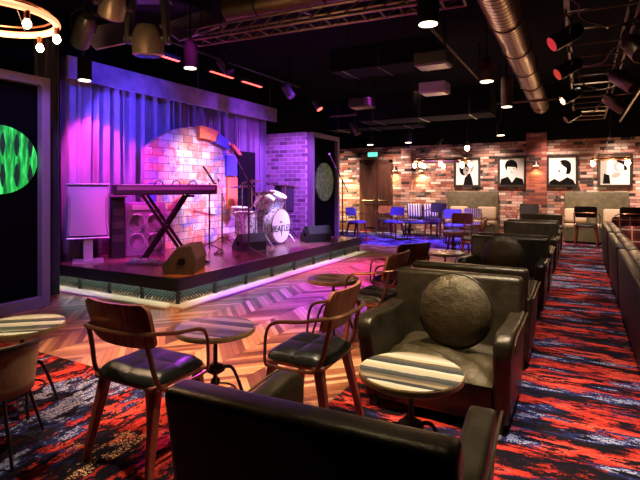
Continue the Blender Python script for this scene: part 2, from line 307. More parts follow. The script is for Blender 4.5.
# ------------------------------------------------------------------ mesh building
class MB:
    def __init__(s): s.bm = bmesh.new()
    def _merge(s, tmp, mx=None):
        if mx is not None: bmesh.ops.transform(tmp, matrix=mx, verts=tmp.verts)
        me = bpy.data.meshes.new('tmp'); tmp.to_mesh(me); tmp.free(); s.bm.from_mesh(me); bpy.data.meshes.remove(me); return s
    def hexa(s, p, bev=0, seg=2, mx=None):
        t = bmesh.new(); v = [t.verts.new(q) for q in p]
        for f in ((0, 3, 2, 1), (4, 5, 6, 7), (0, 1, 5, 4), (1, 2, 6, 5), (2, 3, 7, 6), (3, 0, 4, 7)): t.faces.new([v[i] for i in f])
        bmesh.ops.recalc_face_normals(t, faces=t.faces)
        if bev: bmesh.ops.bevel(t, geom=list(t.edges), offset=bev, segments=seg, affect='EDGES', profile=.5)
        return s._merge(t, mx)
    def box(s, c, sz, bev=0, rot=None, seg=2):
        x, y, z = [a/2 for a in sz]
        p = [(-x, -y, -z), (x, -y, -z), (x, y, -z), (-x, y, -z), (-x, -y, z), (x, -y, z), (x, y, z), (-x, y, z)]
        mx = Matrix.Translation(c) @ (Euler(rot).to_matrix().to_4x4() if rot else Matrix())
        return s.hexa(p, bev, seg, mx)
    def cyl(s, a, b, r, r2=None, n=16, caps=True):
        a, b = Vector(a), Vector(b); r2 = r if r2 is None else r2; t = bmesh.new()
        bmesh.ops.create_cone(t, cap_ends=caps, segments=n, radius1=r, radius2=r2, depth=(b-a).length)
        mx = Matrix.Translation((a+b)/2) @ (b-a).to_track_quat('Z', 'Y').to_matrix().to_4x4()
        return s._merge(t, mx)
    def sph(s, c, r, sc=(1, 1, 1), n=14):
        t = bmesh.new(); bmesh.ops.create_uvsphere(t, u_segments=n, v_segments=max(6, n//2), radius=r)
        return s._merge(t, Matrix.Translation(c) @ Matrix.Diagonal((*sc, 1)))
    def tube(s, pts, r, n=8, closed=False, smooth=True):
        P = [Vector(p) for p in pts]
        if smooth and len(P) > 2:
            Q = []; N = len(P); rng = range(N if closed else N-1)
            for i in rng:
                p0 = P[(i-1) % N] if (closed or i > 0) else P[0]; p1 = P[i]; p2 = P[(i+1) % N]; p3 = P[(i+2) % N] if (closed or i+2 < N) else P[-1]
                for k in range(5):
                    u = k/5; Q.append(.5*((2*p1)+(-p0+p2)*u+(2*p0-5*p1+4*p2-p3)*u*u+(-p0+3*p1-3*p2+p3)*u**3))
            if not closed: Q.append(P[-1])
            P = Q
        N = len(P); rings = []; rr = r if isinstance(r, (list, tuple)) else None
        prev = None
        for i, p in enumerate(P):
            d = (P[(i+1) % N]-P[i-1]) if closed else (P[min(i+1, N-1)]-P[max(i-1, 0)])
            d.normalize()
            if prev is None: u = d.orthogonal().normalized()
            else: u = (prev-d*prev.dot(d)).normalized()
            prev = u; v = d.cross(u); ri = rr[0]+(rr[1]-rr[0])*i/(N-1) if rr else r
            rings.append([s.bm.verts.new(p+(u*math.cos(2*PI*k/n)+v*math.sin(2*PI*k/n))*ri) for k in range(n)])
        for i in range(N if closed else N-1):
            a, b = rings[i], rings[(i+1) % N]
            for k in range(n): s.bm.faces.new((a[k], a[(k+1) % n], b[(k+1) % n], b[k]))
        if not closed:
            s.bm.faces.new(rings[0][::-1]); s.bm.faces.new(rings[-1])
        return s
    def lathe(s, prof, c=(0, 0, 0), n=32, mx=None):
        t = bmesh.new(); rings = []
        for r, z in prof:
            rings.append([t.verts.new((max(r, 1e-4)*math.cos(2*PI*k/n), max(r, 1e-4)*math.sin(2*PI*k/n), z)) for k in range(n)])
        for a, b in zip(rings, rings[1:]):
            for k in range(n): t.faces.new((a[k], a[(k+1) % n], b[(k+1) % n], b[k]))
        t.faces.new(rings[0][::-1]); t.faces.new(rings[-1]); bmesh.ops.recalc_face_normals(t, faces=t.faces)
        return s._merge(t, Matrix.Translation(c) @ (mx or Matrix()))
    def prism(s, poly, h, mx=None, bev=0):   # polygon in XY extruded along +Z by h
        t = bmesh.new(); v = [t.verts.new((x, y, 0)) for x, y in poly]; f = t.faces.new(v)
        g = bmesh.ops.extrude_face_region(t, geom=[f]); bmesh.ops.translate(t, verts=[e for e in g['geom'] if isinstance(e, bmesh.types.BMVert)], vec=(0, 0, h))
        bmesh.ops.recalc_face_normals(t, faces=t.faces)
        if bev: bmesh.ops.bevel(t, geom=[e for e in t.edges if abs(e.verts[0].co.z-e.verts[1].co.z) < 1e-6], offset=bev, segments=2, affect='EDGES')
        return s._merge(t, mx)
    def grid(s, fn, nu, nv):
        g = [[s.bm.verts.new(fn(i/nu, j/nv)) for j in range(nv+1)] for i in range(nu+1)]
        for i in range(nu):
            for j in range(nv): s.bm.faces.new((g[i][j], g[i+1][j], g[i+1][j+1], g[i][j+1]))
        return s
    def build(s, name, m, parent=None, smooth=False, loc=None, rotz=0, **props):
        me = bpy.data.meshes.new(name)
        bmesh.ops.recalc_face_normals(s.bm, faces=s.bm.faces)
        s.bm.to_mesh(me); s.bm.free()
        if smooth: me.polygons.foreach_set('use_smooth', [True]*len(me.polygons)); me.set_sharp_from_angle(angle=R(38))
        me.materials.append(M[m] if isinstance(m, str) else m)
        o = bpy.data.objects.new(name, me); COL.objects.link(o); o.parent = parent
        if loc: o.location = loc
        o.rotation_euler.z = rotz
        for k, v in props.items(): o[k] = v
        return o
def thing(name, label, cat, loc=(0, 0, 0), rz=0, group=None):
    o = bpy.data.objects.new(name, None); COL.objects.link(o); o.location = loc; o.rotation_euler = (0, 0, R(rz)); o.empty_display_size = .1
    o['label'] = label; o['category'] = cat
    if group: o['group'] = group
    return o
def tag(o, label, cat, group=None):
    o['label'] = label; o['category'] = cat
    if group: o['group'] = group
    return o
def struct(mb, name, m, **k): return mb.build(name, m, kind='structure', **k)
def dup(o, loc=None, rz=None, label=None, group=None, parent=None):
    c = o.copy(); COL.objects.link(c); c.parent = parent
    for ch in list(o.children): dup(ch, parent=c)
    if loc is not None: c.location = loc
    if rz is not None: c.rotation_euler = (0, 0, R(rz))
    if label: c['label'] = label
    if group: c['group'] = group
    return c

# ------------------------------------------------------------------ the room
CZ = 4.1
struct(MB().box((1.55, 8.2, -.05), (5.9+.06, 14.4+2, .1)), 'floor', 'carpet_aisle')           # carpet of the aisle: x -1.43..
struct(MB().box((-4.42, 1.725-1, -.05), (5.98, 3.45, .1)), 'floor.001', 'carpet_left')
struct(MB().box((-4.42, 6.65, -.05), (5.98, 8.4, .1)), 'floor.002', 'parquet')
struct(MB().box((-4.42, 12.625, -.05), (5.98, 3.55, .1)), 'floor.003', 'carpet_rear')
struct(MB().box((-1.5, 6.6, CZ+.05), (12, 16.2, .1)), 'ceiling', 'ceiling_black')
struct(MB().box((-1.5, 14.2, 1.32), (12, .2, 2.64)), 'wall_back', 'brick_wall')
struct(MB().box((-1.5, 14.2, 3.37), (12, .2, 1.46)), 'wall_back.001', 'ceiling_black')
struct(MB().box((-7.45, 6.6, 2.05), (.1, 15.3, 4.1)), 'wall_left', 'ceiling_black')
struct(MB().box((4.5, 6.6, 2.05), (.1, 15.3, 4.1)), 'wall_right', 'ceiling_black')
struct(MB().box((-1.5, -1.1, 2.05), (12, .1, 4.1)), 'wall_front', 'ceiling_black')
struct(MB().box((-4.6, 14.02, 1.32), (.32, .16, 2.64)), 'trim_1', 'brick_wall')
struct(MB().box((-1.02, 14.02, 1.42), (.5, .16, 2.84)), 'trim_2', 'brick_red')
struct(MB().box((-6.85, 14.08, .1), (1.2, .05, .2)), 'baseboard_back', 'baseboard_wood')
struct(MB().box((-6.12, 10.25, 1.33), (1.2, 1.5, 2.66)), 'wall_stage_end', 'brick_side')
# double door
for i, (x0, x1) in enumerate(((-6.08, -5.58), (-5.56, -5.16))):
    d = struct(MB().box(((x0+x1)/2, 14.05, 1.08), (x1-x0, .08, 2.16), .008), 'door_%d' % (i+1), 'door_wood')
    wd = x1-x0
    for zc, h in ((.5, .72), (1.52, 1.06)):
        MB().box(((x0+x1)/2, 14.0, zc), (wd-.16, .03, h), .012).build('door_panel', 'door_wood', d)
    MB().tube([(x0+.06, 14.0, .98), (x0+.06, 13.94, .98), (x1-.06, 13.94, .98), (x1-.06, 14.0, .98)], .014, smooth=False).build('push_bar', 'brass', d)
    MB().cyl((x1-.05 if i == 0 else x0+.05, 13.96, .86), (x1-.05 if i == 0 else x0+.05, 13.96, 1.2), .014).build('door_handle', 'chrome', d)
fr = MB(); fr.box((-6.12, 14.05, 1.12), (.08, .1, 2.24)).box((-5.12, 14.05, 1.12), (.08, .1, 2.24)).box((-5.62, 14.05, 2.2), (1.08, .1, .09)); struct(fr, 'trim_3', 'door_wood')

# ------------------------------------------------------------------ stage
st = thing('stage_platform', 'low stage platform with dark deck edge and lit mesh skirt', 'stage')
MB().box((-5.6, 6.8, .27), (2.9, 5.3, .1)).build('deck', 'stage_boards', st)
MB().box((-4.14, 6.8, .25), (.03, 5.36, .15), .004).box((-5.6, 4.13, .25), (2.95, .03, .15), .004).build('edge_fascia', 'black', st, label='black edge band around the deck')
bk = MB().box((-4.42, 6.85, .12), (.05, 5.1, .22)).box((-5.7, 4.4, .12), (2.6, .05, .22)); bk.build('skirt_board', 'skirt_back', st)
wm = MB()
for k in range(105):
    y = 4.16+k*.0503
    wm.box((-4.19, y+.03, .10), (.012, .012, .20), 0, (R(52), 0, 0))
for k in range(52):
    x = -6.95+k*.0541
    wm.box((x, 4.19, .10), (.012, .012, .20), 0, (0, R(52), 0))
for z in (.03, .085, .14): wm.box((-4.19, 6.8, z), (.004, 5.3, .003)).box((-5.6, 4.19, z), (2.9, .004, .003))
wm.build('mesh_screen', 'mesh_wire', st, label='fine diagonal wire mesh screen')
for k in range(9): MB().box((-4.16, 4.17+k*.655, .09), (.035, .03, .18)).build('skirt_post', 'black', st)
for k in range(1, 5): MB().box((-4.16-k*.6, 4.17, .09), (.03, .035, .18)).build('skirt_post', 'black', st)
MB().box((-4.36, 6.8, .212), (.03, 5.0, .012)).box((-5.6, 4.34, .212), (2.4, .03, .012)).build('led_strip', 'led_teal', st, label='teal light strip under the deck lip')
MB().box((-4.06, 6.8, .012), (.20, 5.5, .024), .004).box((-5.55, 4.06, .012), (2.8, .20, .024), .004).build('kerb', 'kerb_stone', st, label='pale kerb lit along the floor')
MB().box((-4.165, 6.8, .196), (.012, 5.3, .03)).box((-5.6, 4.155, .196), (2.7, .012, .03)).build('light_strip', 'led_white', st, label='warm white light strip under the deck edge')

# curtains
def curtain(name, label, y0, y1, z0, z1, x, wl, amp, m, ph=0, group=None):
    n = int((y1-y0)/wl*14)
    def f(u, v):
        y = y0+(y1-y0)*u; a = 2*PI*(y-y0)/wl+ph
        k = .8+.35*math.sin(a*.23+1.3)
        return (x+amp*k*(1-2*abs(math.sin(a/2+.25*math.sin(a*.31)))**1.1)+amp*.25*math.sin(1.37*a+v*.6), y+.02*math.sin(1.7*a)+.03*math.sin(y*5)*(1-v), z0+(z1-z0)*v)
    mb = MB().grid(f, n, 8); o = mb.build(name, m, smooth=True, y_=0)
    del o['y_']
    md = o.modifiers.new('thick', 'SOLIDIFY'); md.thickness = .006
    return tag(o, label, 'curtain', group)
curtain('stage_curtain', 'pleated curtain left of the brick vault, lit magenta', 4.25, 5.93, .33, 3.3, -6.64, .17, .10, 'curtain_cloth')
curtain('stage_curtain', 'pleated curtain above and behind the brick vault', 5.96, 8.13, .33, 3.3, -6.64, .14, .10, 'curtain_cloth', 1)
curtain('stage_curtain', 'pleated purple curtain between the vault and the side brick pier', 8.20, 9.46, .33, 3.3, -6.64, .16, .10, 'curtain_cloth', 2)
o = curtain('side_drape', 'dark side drape beside the black panel at the stage corner', 3.56, 3.90, .0, 3.3, -6.0, .15, .04, 'curtain_black', 0)
# pelmet
pel = thing('stage_pelmet', 'long flat fabric pelmet along the top of the stage curtains', 'pelmet')
MB().box((-6.36, 6.9, 3.10), (.06, 5.3, .32), .01).build('board', 'pelmet_cloth', pel)
for y in (4.5, 6.9, 9.3): MB().cyl((-6.36, y, 3.2), (-6.36, y, CZ), .015).build('hanger', 'black', pel)
# vault backdrop
va = thing('brick_vault_backdrop', 'arched stone vault backdrop standing behind the keyboard and drums', 'backdrop', (-6.42, 6.83, .32))
def arch_poly(hw, zs, zt, n=20):
    pts = [(-hw, 0)]
    for k in range(n+1):
        a = PI-PI*k/n; pts.append((hw*math.cos(a), zs+(zt-zs)*math.sin(a)**1.8 if 0 < k < n else zs))
    pts.append((hw, 0)); return pts
mxYZ = Matrix(((0, 0, 1, 0), (1, 0, 0, 0), (0, 1, 0, 0), (0, 0, 0, 1)))
MB().prism(arch_poly(1.17, 1.74, 2.2), .10, mxYZ).build('stone_face', 'vault_stone', va)
def arc_rim(name, hw0, hw1, z0, z1, a0, a1, x0, x1, m, lab):
    mb = MB(); n = 5
    def P(hw, zt, a): return (hw*math.cos(a), 1.74+(zt-1.74)*max(0, math.sin(a))**1.8)
    for k in range(n):
        aa, ab = a0+(a1-a0)*k/n, a0+(a1-a0)*(k+1)/n
        p = [P(hw0, z0, aa), P(hw1, z1, aa), P(hw1, z1, ab), P(hw0, z0, ab)]
        mb.hexa([(x0, y, z) for y, z in p]+[(x1, y, z) for y, z in p])
    mb.build(name, m, va, label=lab)
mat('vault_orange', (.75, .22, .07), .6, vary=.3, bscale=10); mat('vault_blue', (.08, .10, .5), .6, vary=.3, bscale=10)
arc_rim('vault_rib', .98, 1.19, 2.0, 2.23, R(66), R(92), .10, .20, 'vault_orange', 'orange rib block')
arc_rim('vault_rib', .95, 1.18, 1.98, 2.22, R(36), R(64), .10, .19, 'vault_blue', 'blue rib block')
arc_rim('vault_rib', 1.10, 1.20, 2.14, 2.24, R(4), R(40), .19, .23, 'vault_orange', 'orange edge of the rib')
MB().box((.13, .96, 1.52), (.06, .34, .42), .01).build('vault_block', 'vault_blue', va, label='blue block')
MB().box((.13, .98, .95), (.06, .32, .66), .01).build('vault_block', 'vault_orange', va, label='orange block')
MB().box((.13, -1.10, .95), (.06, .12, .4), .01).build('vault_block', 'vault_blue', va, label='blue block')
tag(MB().box((-6.36, 8.33, 1.24), (.14, .6, 1.84), .01).build('dark_opening', 'matte_black'), 'tall black slab standing in for the dark opening right of the stone vault', 'dark opening')  # black slab put in place of the dark gap beside the vault

# big framed panels with green ovals
def oval_panel(name, label, x, y0, y1, h, oy, oz, ry, rz, om, glow):
    t = thing(name, label, 'wall panel', (x, 0, 0))
    yc = (y0+y1)/2
    MB().box((-.06, yc, h/2), (.08, y1-y0-.1, h-.1)).build('board', 'black_panel', t, label='flat black board')
    MB().box((0, y1-.05, h/2), (.14, .1, h), .006).box((0, y0+.05, h/2), (.14, .1, h), .006).box((0, yc, h-.05), (.14, y1-y0-.2, .1), .006).box((0, yc, .06), (.14, y1-y0-.2, .12), .006).build('frame', 'panel_frame', t)
    mb = MB().prism([(ry*math.cos(2*PI*k/40), rz*math.sin(2*PI*k/40)) for k in range(40)], .03, mxYZ)
    o = mb.build('oval_relief', om, t, label=glow); o.location = (-.02, oy, oz)
    return t
oval_panel('oval_artwork', 'huge black framed panel with a glowing green oval at the left', -5.57, .9, 3.47, 2.68, 2.93, 1.70, .42, .38, 'green_glow', 'glowing green oval with leaf shaped openings')
oval_panel('oval_artwork', 'tall black framed panel with a faint green oval on the brick pier', -5.44, 9.56, 10.96, 2.66, 10.28, 1.52, .46, .46, 'green_foil', 'faint green oval')

# ------------------------------------------------------------------ stage gear
Z = .32
# angled floor amplifier at left
am = thing('stage_amplifier', 'pale fronted amplifier with curved frame on a short stand at stage left', 'amplifier', (-6.27, 4.52, Z), 54)
sh = [(-.28, .35), (.28, .35), (.25, .55), (.25, .95), (.29, 1.12), (-.29, 1.12), (-.25, .95), (-.25, .55)]
mxXZ = Matrix(((1, 0, 0, 0), (0, 0, 1, 0), (0, 1, 0, 0), (0, 0, 0, 1)))
MB().prism([(x*.92, z) for x, z in sh], .20, Matrix.Translation((0, -.1, 0)) @ mxXZ).build('cabinet', 'black', am)
MB().prism([(x*.90, .385+(z-.35)*.91) for x, z in sh], .02, Matrix.Translation((0, -.122, 0)) @ mxXZ).build('grille', 'grille_cloth', am, label='pale pink lit grille')
MB().tube([(x*.98, -.12, z) for x, z in sh], .014, closed=True, smooth=False).build('trim_frame', 'amp_silver', am, label='pale trim around the front')
MB().box((0, 0, .17), (.12, .12, .34)).box((0, -.02, .015), (.4, .3, .03)).build('stand', 'amp_silver', am)
# bass cabinet with four cones
cb = thing('speaker_cabinet', 'tall speaker cabinet with four round cones under the keyboard', 'speaker cabinet', (-6.18, 5.46, Z), 55)
MB().box((0, 0, .42), (.56, .32, .82), .015).build('cabinet', 'cabinet_purple', cb)
MB().box((0, -.165, .42), (.60, .02, .83), .004).build('baffle', 'cabinet_purple', cb)
for x in (-.135, .135):
    for z in (.22, .52):
        c = MB().lathe([(.0, .0), (.03, .0), (.105, .03), (.105, .028), (.03, -.002), (0, -.002)], (x, -.17, z), 24, Matrix.Rotation(R(90), 4, 'X')).build('speaker_cone', 'cone', cb, smooth=True)
        MB().tube([(x+.118*math.cos(2*PI*k/16), -.185, z+.13*math.sin(2*PI*k/16)) for k in range(16)], .009, closed=True, n=6).build('cone_ring', 'cone_ring', c)
MB().box((0, -.18, .76), (.4, .02, .08)).build('control_strip', 'cone_ring', cb)
# keyboard on X stand
kb = thing('stage_keyboard', 'long black stage keyboard with cables plugged in at its back', 'keyboard', (-5.53, 5.3, .02), 58)
MB().box((0, 0, 1.34), (1.5, .34, .15), .02).build('body', 'black', kb)
MB().box((0, .06, 1.415), (1.32, .16, .012)).build('keys', 'white_head', kb)
MB().box((0, .062, 1.422), (1.30, .02, .008)).build('black_keys', 'logo_black', kb)
MB().box((0, -.172, 1.36), (1.42, .01, .05)).build('rear_strip', 'rack_plate', kb)
for x in (-.2, .05, .3):
    MB().tube([(x, -.12, 1.39), (x+.03, -.14, 1.46), (x+.1, -.15, 1.47), (x+.13, -.17, 1.39)], .008, n=6).build('cable_loop', 'black', kb)
ks = thing('keyboard_stand', 'black double braced cross stand carrying the stage keyboard', 'keyboard stand', (-5.53, 5.3, Z), 58)
for y in (-.06, .06):
    MB().box((.05*math.copysign(1, y), y*1.6, .485), (1.13, .03, .045), 0, (0, R(57), 0)).build('cross_leg', 'dark_metal', ks)
    MB().box((.05*math.copysign(1, y), y*1.6+.035, .485), (1.13, .03, .045), 0, (0, R(-57), 0)).build('cross_leg', 'dark_metal', ks)
for x in (-.36, .36):
    MB().cyl((x, -.2, .94), (x, .2, .94), .02).build('top_bar', 'dark_metal', ks); MB().cyl((x, -.24, .02), (x, .24, .02), .02).build('foot_bar', 'dark_metal', ks)
MB().cyl((0, -.11, .485), (0, .13, .485), .035).build('lock_disc', 'dark_metal', ks)
# side table of gear + dark keyboard end stand
rk = thing('equipment_rack', 'narrow black equipment rack left of the speaker cabinet', 'equipment rack', (-6.25, 5.0, Z), 60)
MB().box((0, 0, .46), (.20, .20, .92), .01).build('case', 'black', rk)
MB().box((0, -.02, .94), (.26, .24, .04), .008).build('lid', 'rack_plate', rk)
for z in (.3, .5, .7): MB().box((0, -.105, z), (.16, .012, .1)).build('rack_unit', 'gun_metal', rk)
pb = thing('pedal_board', 'small pedal board with tangled cables on stage by the cabinet', 'pedals', (-5.35, 4.75, Z), 20)
MB().box((0, 0, .02), (.5, .2, .03), .005).build('board', 'rack_plate', pb)
for x in (-.16, -.03, .12): MB().box((x, 0, .055), (.08, .12, .04), .008).build('pedal', 'amp_silver', pb)
for i, (x, y, s, lab) in enumerate(((-4.75, 5.1, .8, 'black cable coiled on stage in front of the pedal board'), (-5.15, 5.55, 1, 'looped cable under the keyboard stand'), (-5.2, 6.15, .9, 'loose cable by the foot of the music stand'))):
    pts = [(x+s*.16*math.cos(k*.9+i)*(1+.3*math.sin(k*1.7)), y+s*.24*math.sin(k*.9)*(1+.2*math.cos(k)), Z+.012+.004*(k % 3)) for k in range(15)]
    tag(MB().tube(pts, .009, 6).build('cable', 'black'), lab, 'cable')

def wedge(label, loc, rz, s, m):
    t = thing('floor_monitor', label, 'floor monitor', loc, rz)
    poly = [(-.19*s, 0), (.22*s, 0), (.24*s, .10*s), (.02*s, .36*s), (-.15*s, .38*s), (-.22*s, .2*s)]
    mx = Matrix(((0, 0, 1, -.30*s), (1, 0, 0, 0), (0, 1, 0, 0), (0, 0, 0, 1)))
    MB().prism(poly, .6*s, mx, .008).build('cabinet', m, t)
    a = math.atan2(.26, -.22)
    MB().box((0, .14*s, .235*s), (.52*s, .30*s, .012), .003, (a-PI, 0, 0)).build('grille', 'grille_metal', t)
    for sx in (-1, 1): MB().cyl((sx*.295*s, -.03*s, .17*s), (sx*.312*s, -.03*s, .17*s), .05*s, n=20).build('side_handle', 'matte_black', t)
    return t
wedge('large wedge floor monitor at the front corner of the stage', (-4.47, 4.62, Z), 118, .92, 'wedge_carpet')
wedge('low dark wedge monitor in front of the drum kit', (-4.95, 6.62, Z), 70, .80, 'wedge_carpet')
wedge('blue lit wedge monitor near the far end of the stage', (-4.62, 8.35, Z), 60, .85, 'wedge_carpet')

# music stand and mic stands
ms = thing('music_stand', 'black music stand with a tilted sheet tray behind the keyboard', 'music stand', (-5.56, 6.3, Z), 128)
MB().cyl((0, 0, .02), (0, 0, 1.15), .012).build('pole', 'dark_metal', ms)
MB().box((0, 0, 1.28), (.46, .02, .34), .004, (R(-32), R(0), 0)).build('tray', 'black', ms)
MB().box((0, -.10, 1.14), (.46, .06, .015)).build('ledge', 'black', ms)
for a in (0, 120, 240): MB().cyl((0, 0, .12), (.26*math.cos(R(a)), .26*math.sin(R(a)), .01), .009).build('leg', 'dark_metal', ms)
def mic_stand(label, x, y, z, h, az, bl, el, micdir=1):
    t = thing('microphone_stand', label, 'microphone stand', (x, y, z), 0)
    MB().cyl((0, 0, .03), (0, 0, h), .015).build('pole', 'gun_metal', t)
    for a in (10, 130, 250): MB().cyl((0, 0, .14), (.26*math.cos(R(a)), .26*math.sin(R(a)), .01), .008).build('leg', 'gun_metal', t)
    d = Vector((math.cos(R(az))*math.cos(R(el)), math.sin(R(az))*math.cos(R(el)), math.sin(R(el))))
    p = Vector((0, 0, h)); MB().cyl(p-d*.28, p+d*bl, .012).build('boom_arm', 'chrome', t)
    MB().sph(p, .022).build('clutch', 'black', t)
    m = MB().cyl(p+d*bl, p+d*(bl+.12)-Vector((0, 0, .01)), .012, .018); m.build('microphone', 'black', t)
    MB().sph(p+d*(bl+.14)-Vector((0, 0, .01)), .027).build('grille', 'mic_grille', t)
    return t
mic_stand('tall boom microphone stand in front of the drum kit', -4.56, 6.08, Z, 1.18, 205, .52, 62)
mic_stand('boom microphone stand at the far end of the stage near the pier', -4.48, 9.28, Z, 1.22, 200, .50, 64)
mic_stand('short boom microphone stand behind the floor tom', -5.95, 7.1, Z, .95, -60, .4, 35)

# drum kit
dk = thing('drum_kit', 'white pearl drum kit with lettered bass drum head facing the room', 'drum kit', (-5.2, 7.6, Z), 0)
def drum(name, c, ax, r, d, parent=dk):
    a = Vector(ax).normalized(); c = Vector(c); p0 = c-a*d/2; p1 = c+a*d/2
    s = MB().cyl(p0, p1, r, n=32).build(name, 'drum_pearl', parent, smooth=True)
    MB().cyl(p1, p1+a*.008, r*.97, n=32).build('drum_head', 'white_head', s)
    q = a.to_track_quat('Z', 'Y')
    for pp in (p0, p1): MB().tube([pp+q @ Vector((r*1.02*math.cos(2*PI*k/24), r*1.02*math.sin(2*PI*k/24), 0)) for k in range(24)], .012, 6, True, False).build('hoop', 'chrome', s)
    for k in range(6): MB().cyl(p0+q @ Vector((r*1.04*math.cos(PI*k/3), r*1.04*math.sin(PI*k/3), .02)), p1+q @ Vector((r*1.04*math.cos(PI*k/3), r*1.04*math.sin(PI*k/3), -.02)), .006, n=6).build('tension_rod', 'chrome', s)
    return s
bd = drum('bass_drum', (.05, 0, .345), (1, 0, 0), .315, .40)
def text(body, size, loc, parent, m, rot, name):
    cu = bpy.data.curves.new('t', 'FONT'); cu.body = body; cu.size = size; cu.extrude = .002; cu.align_x = 'CENTER'; cu.align_y = 'CENTER'
    o = bpy.data.objects.new('t', cu); COL.objects.link(o); dg = bpy.context.evaluated_depsgraph_get()
    me = bpy.data.meshes.new_from_object(o.evaluated_get(dg)); bpy.data.objects.remove(o)
    me.name = name; me.materials.clear(); me.materials.append(M[m]); r = bpy.data.objects.new(name, me); COL.objects.link(r); r.parent = parent; r.location = loc; r.rotation_euler = rot; return r
text('BEATLES', .165, (.262, 0, .30), bd, 'logo_black', (R(90), 0, R(90)), 'lettering')
text('THE', .05, (.262, -.02, .42), bd, 'logo_black', (R(90), 0, R(90)), 'lettering')
MB().box((.262, 0, .25), (.004, .02, .16)).build('lettering', 'logo_black', bd)
drum('rack_tom', (.0, -.18, .80), (.45, 0, .9), .165, .24); drum('rack_tom', (.0, .20, .82), (.45, 0, .9), .175, .26)
drum('floor_tom', (-.10, -.62, .42), (0, 0, 1), .20, .42); drum('floor_tom', (-.42, .52, .42), (0, 0, 1), .20, .40)
drum('snare_drum', (-.42, -.36, .62), (.1, 0, 1), .175, .15)
for x, y in ((-.10, -.62), (-.42, .52)):
    for a in (30, 150, 270): MB().cyl((x+.21*math.cos(R(a)), y+.21*math.sin(R(a)), .5), (x+.23*math.cos(R(a)), y+.23*math.sin(R(a)), .005), .009, n=8).build('drum_leg', 'chrome', dk)
for (x, y, z, r, ti) in ((-.1, -.72, 1.10, .23, 6), (.12, -.38, .98, .22, 10), (.0, .55, 1.10, .25, -8), (-.5, .1, 1.2, .2, 8)):
    c = MB().cyl((x, y, .02), (x, y, z+.04), .009, n=8)
    for a in (0, 120, 240): c.cyl((x, y, .25), (x+.2*math.cos(R(a)), y+.2*math.sin(R(a)), .01), .008, n=6)
    s = c.build('cymbal_stand', 'chrome', dk)
    MB().lathe([(.0, .022), (.03, .02), (.045, .008), (r, -.012), (r, -.015), (.045, .004), (0, .012)], (x, y, z), 32, Matrix.Rotation(R(ti), 4, 'X')).build('cymbal', 'brass', s, smooth=True)
MB().cyl((-.62, .05, .02), (-.62, .05, .48), .02).cyl((-.62, .05, .48), (-.62, .05, .55), .16).build('drum_stool', 'black', dk)
# PA speaker by pier
pa = thing('pa_speaker', 'upright black loudspeaker on a pole beside the brick pier', 'loudspeaker', (-5.6, 8.72, Z), 60)
MB().box((0, 0, .82), (.34, .3, .56), .03).build('cabinet', 'black', pa); MB().box((0, -.155, .82), (.28, .012, .5), .004).build('grille', 'wedge_carpet', pa)
MB().cyl((0, 0, .02), (0, 0, .56), .018).build('pole', 'dark_metal', pa)
for a in (0, 120, 240): MB().cyl((0, 0, .3), (.3*math.cos(R(a)), .3*math.sin(R(a)), .01), .012).build('leg', 'dark_metal', pa)

# ------------------------------------------------------------------ leather armchairs
def rounded(mb, p, b=.03): return mb.hexa(p, b, 3)
def make_armchair(label, cat='armchair'):
    t = thing('leather_armchair', label, cat)
    # back panel, leaning slightly
    rounded(MB(), [(-.42, -.27, .06), (.42, -.27, .06), (.42, -.14, .06), (-.42, -.14, .06), (-.445, -.37, .785), (.445, -.37, .785), (.445, -.25, .785), (-.445, -.25, .785)], .032).build('backrest', 'leather_dark', t, smooth=True)
    for s in (-1, 1):
        prof = [(-.26, .05), (.36, .05), (.455, .46), (.45, .54), (.41, .575), (.34, .585), (-.02, .555), (-.31, .56)]
        mb = MB(); tm = bmesh.new()
        v0 = [tm.verts.new((s*(.345+.03*z), y, z)) for y, z in prof]; v1 = [tm.verts.new((s*(.435+.05*z), y, z)) for y, z in prof]
        tm.faces.new(v0); tm.faces.new(v1[::-1])
        for i in range(len(prof)): tm.faces.new((v0[i], v0[(i+1) % len(prof)], v1[(i+1) % len(prof)], v1[i]))
        bmesh.ops.recalc_face_normals(tm, faces=tm.faces); bmesh.ops.bevel(tm, geom=list(tm.edges), offset=.022, segments=3, affect='EDGES', profile=.5)
        mb._merge(tm); a = mb.build('arm', 'leather_dark', t, smooth=True)
        MB().tube([(s*.476, .448, .50), (s*.479, .40, .565), (s*.475, 0, .552), (s*.474, -.28, .55)], .006, 6).build('piping', 'leather_cushion', a)
    MB().box((0, .08, .17), (.70, .62, .22), .02).build('seat_base', 'leather_dark', t, smooth=True)
    def f(u, v):
        x = (u-.5)*.70; y = (v-.5)*.62+.10; e = min(1, 6*min(u, 1-u), 6*min(v, 1-v)); e = math.sqrt(max(0, e))
        return (x, y, .275+.085*e+.018*math.sin(9*u+5*v*v)*math.sin(7*v+2)*e+.016*math.sin(23*u*v+3+2*math.sin(9*v))*e)
    MB().grid(f, 22, 20).build('seat_cushion', 'leather_cushion', t, smooth=True)
    for x in (-.38, .38):
        for y in (-.24, .34): MB().box((x, y, .03), (.05, .05, .06)).build('foot', 'black', t)
    return t
AG = 'leather armchairs in the row left of the aisle'
a0 = make_armchair('black leather armchair nearest the viewer, seen from behind'); a0['group'] = AG
ang = 3.3; a0.location = (-.688-math.sin(R(ang))*.37, 1.08+math.cos(R(ang))*.37, 0); a0.rotation_euler.z = R(ang)
CX = -.785
def armch(ybk, face, label):  # ybk: world Y of the top rear edge; face +1 faces away from the viewer
    return dup(a0, (CX, ybk+.37*face, 0), 0 if face > 0 else 180, label, AG)
armch(3.60, -1, 'brown-black leather armchair facing the viewer with a round cushion')
armch(3.86, 1, 'leather armchair back to back with the cushioned one, only its top rim showing')
armch(6.42, -1, 'leather armchair facing the viewer in the second row with a bluish round cushion')
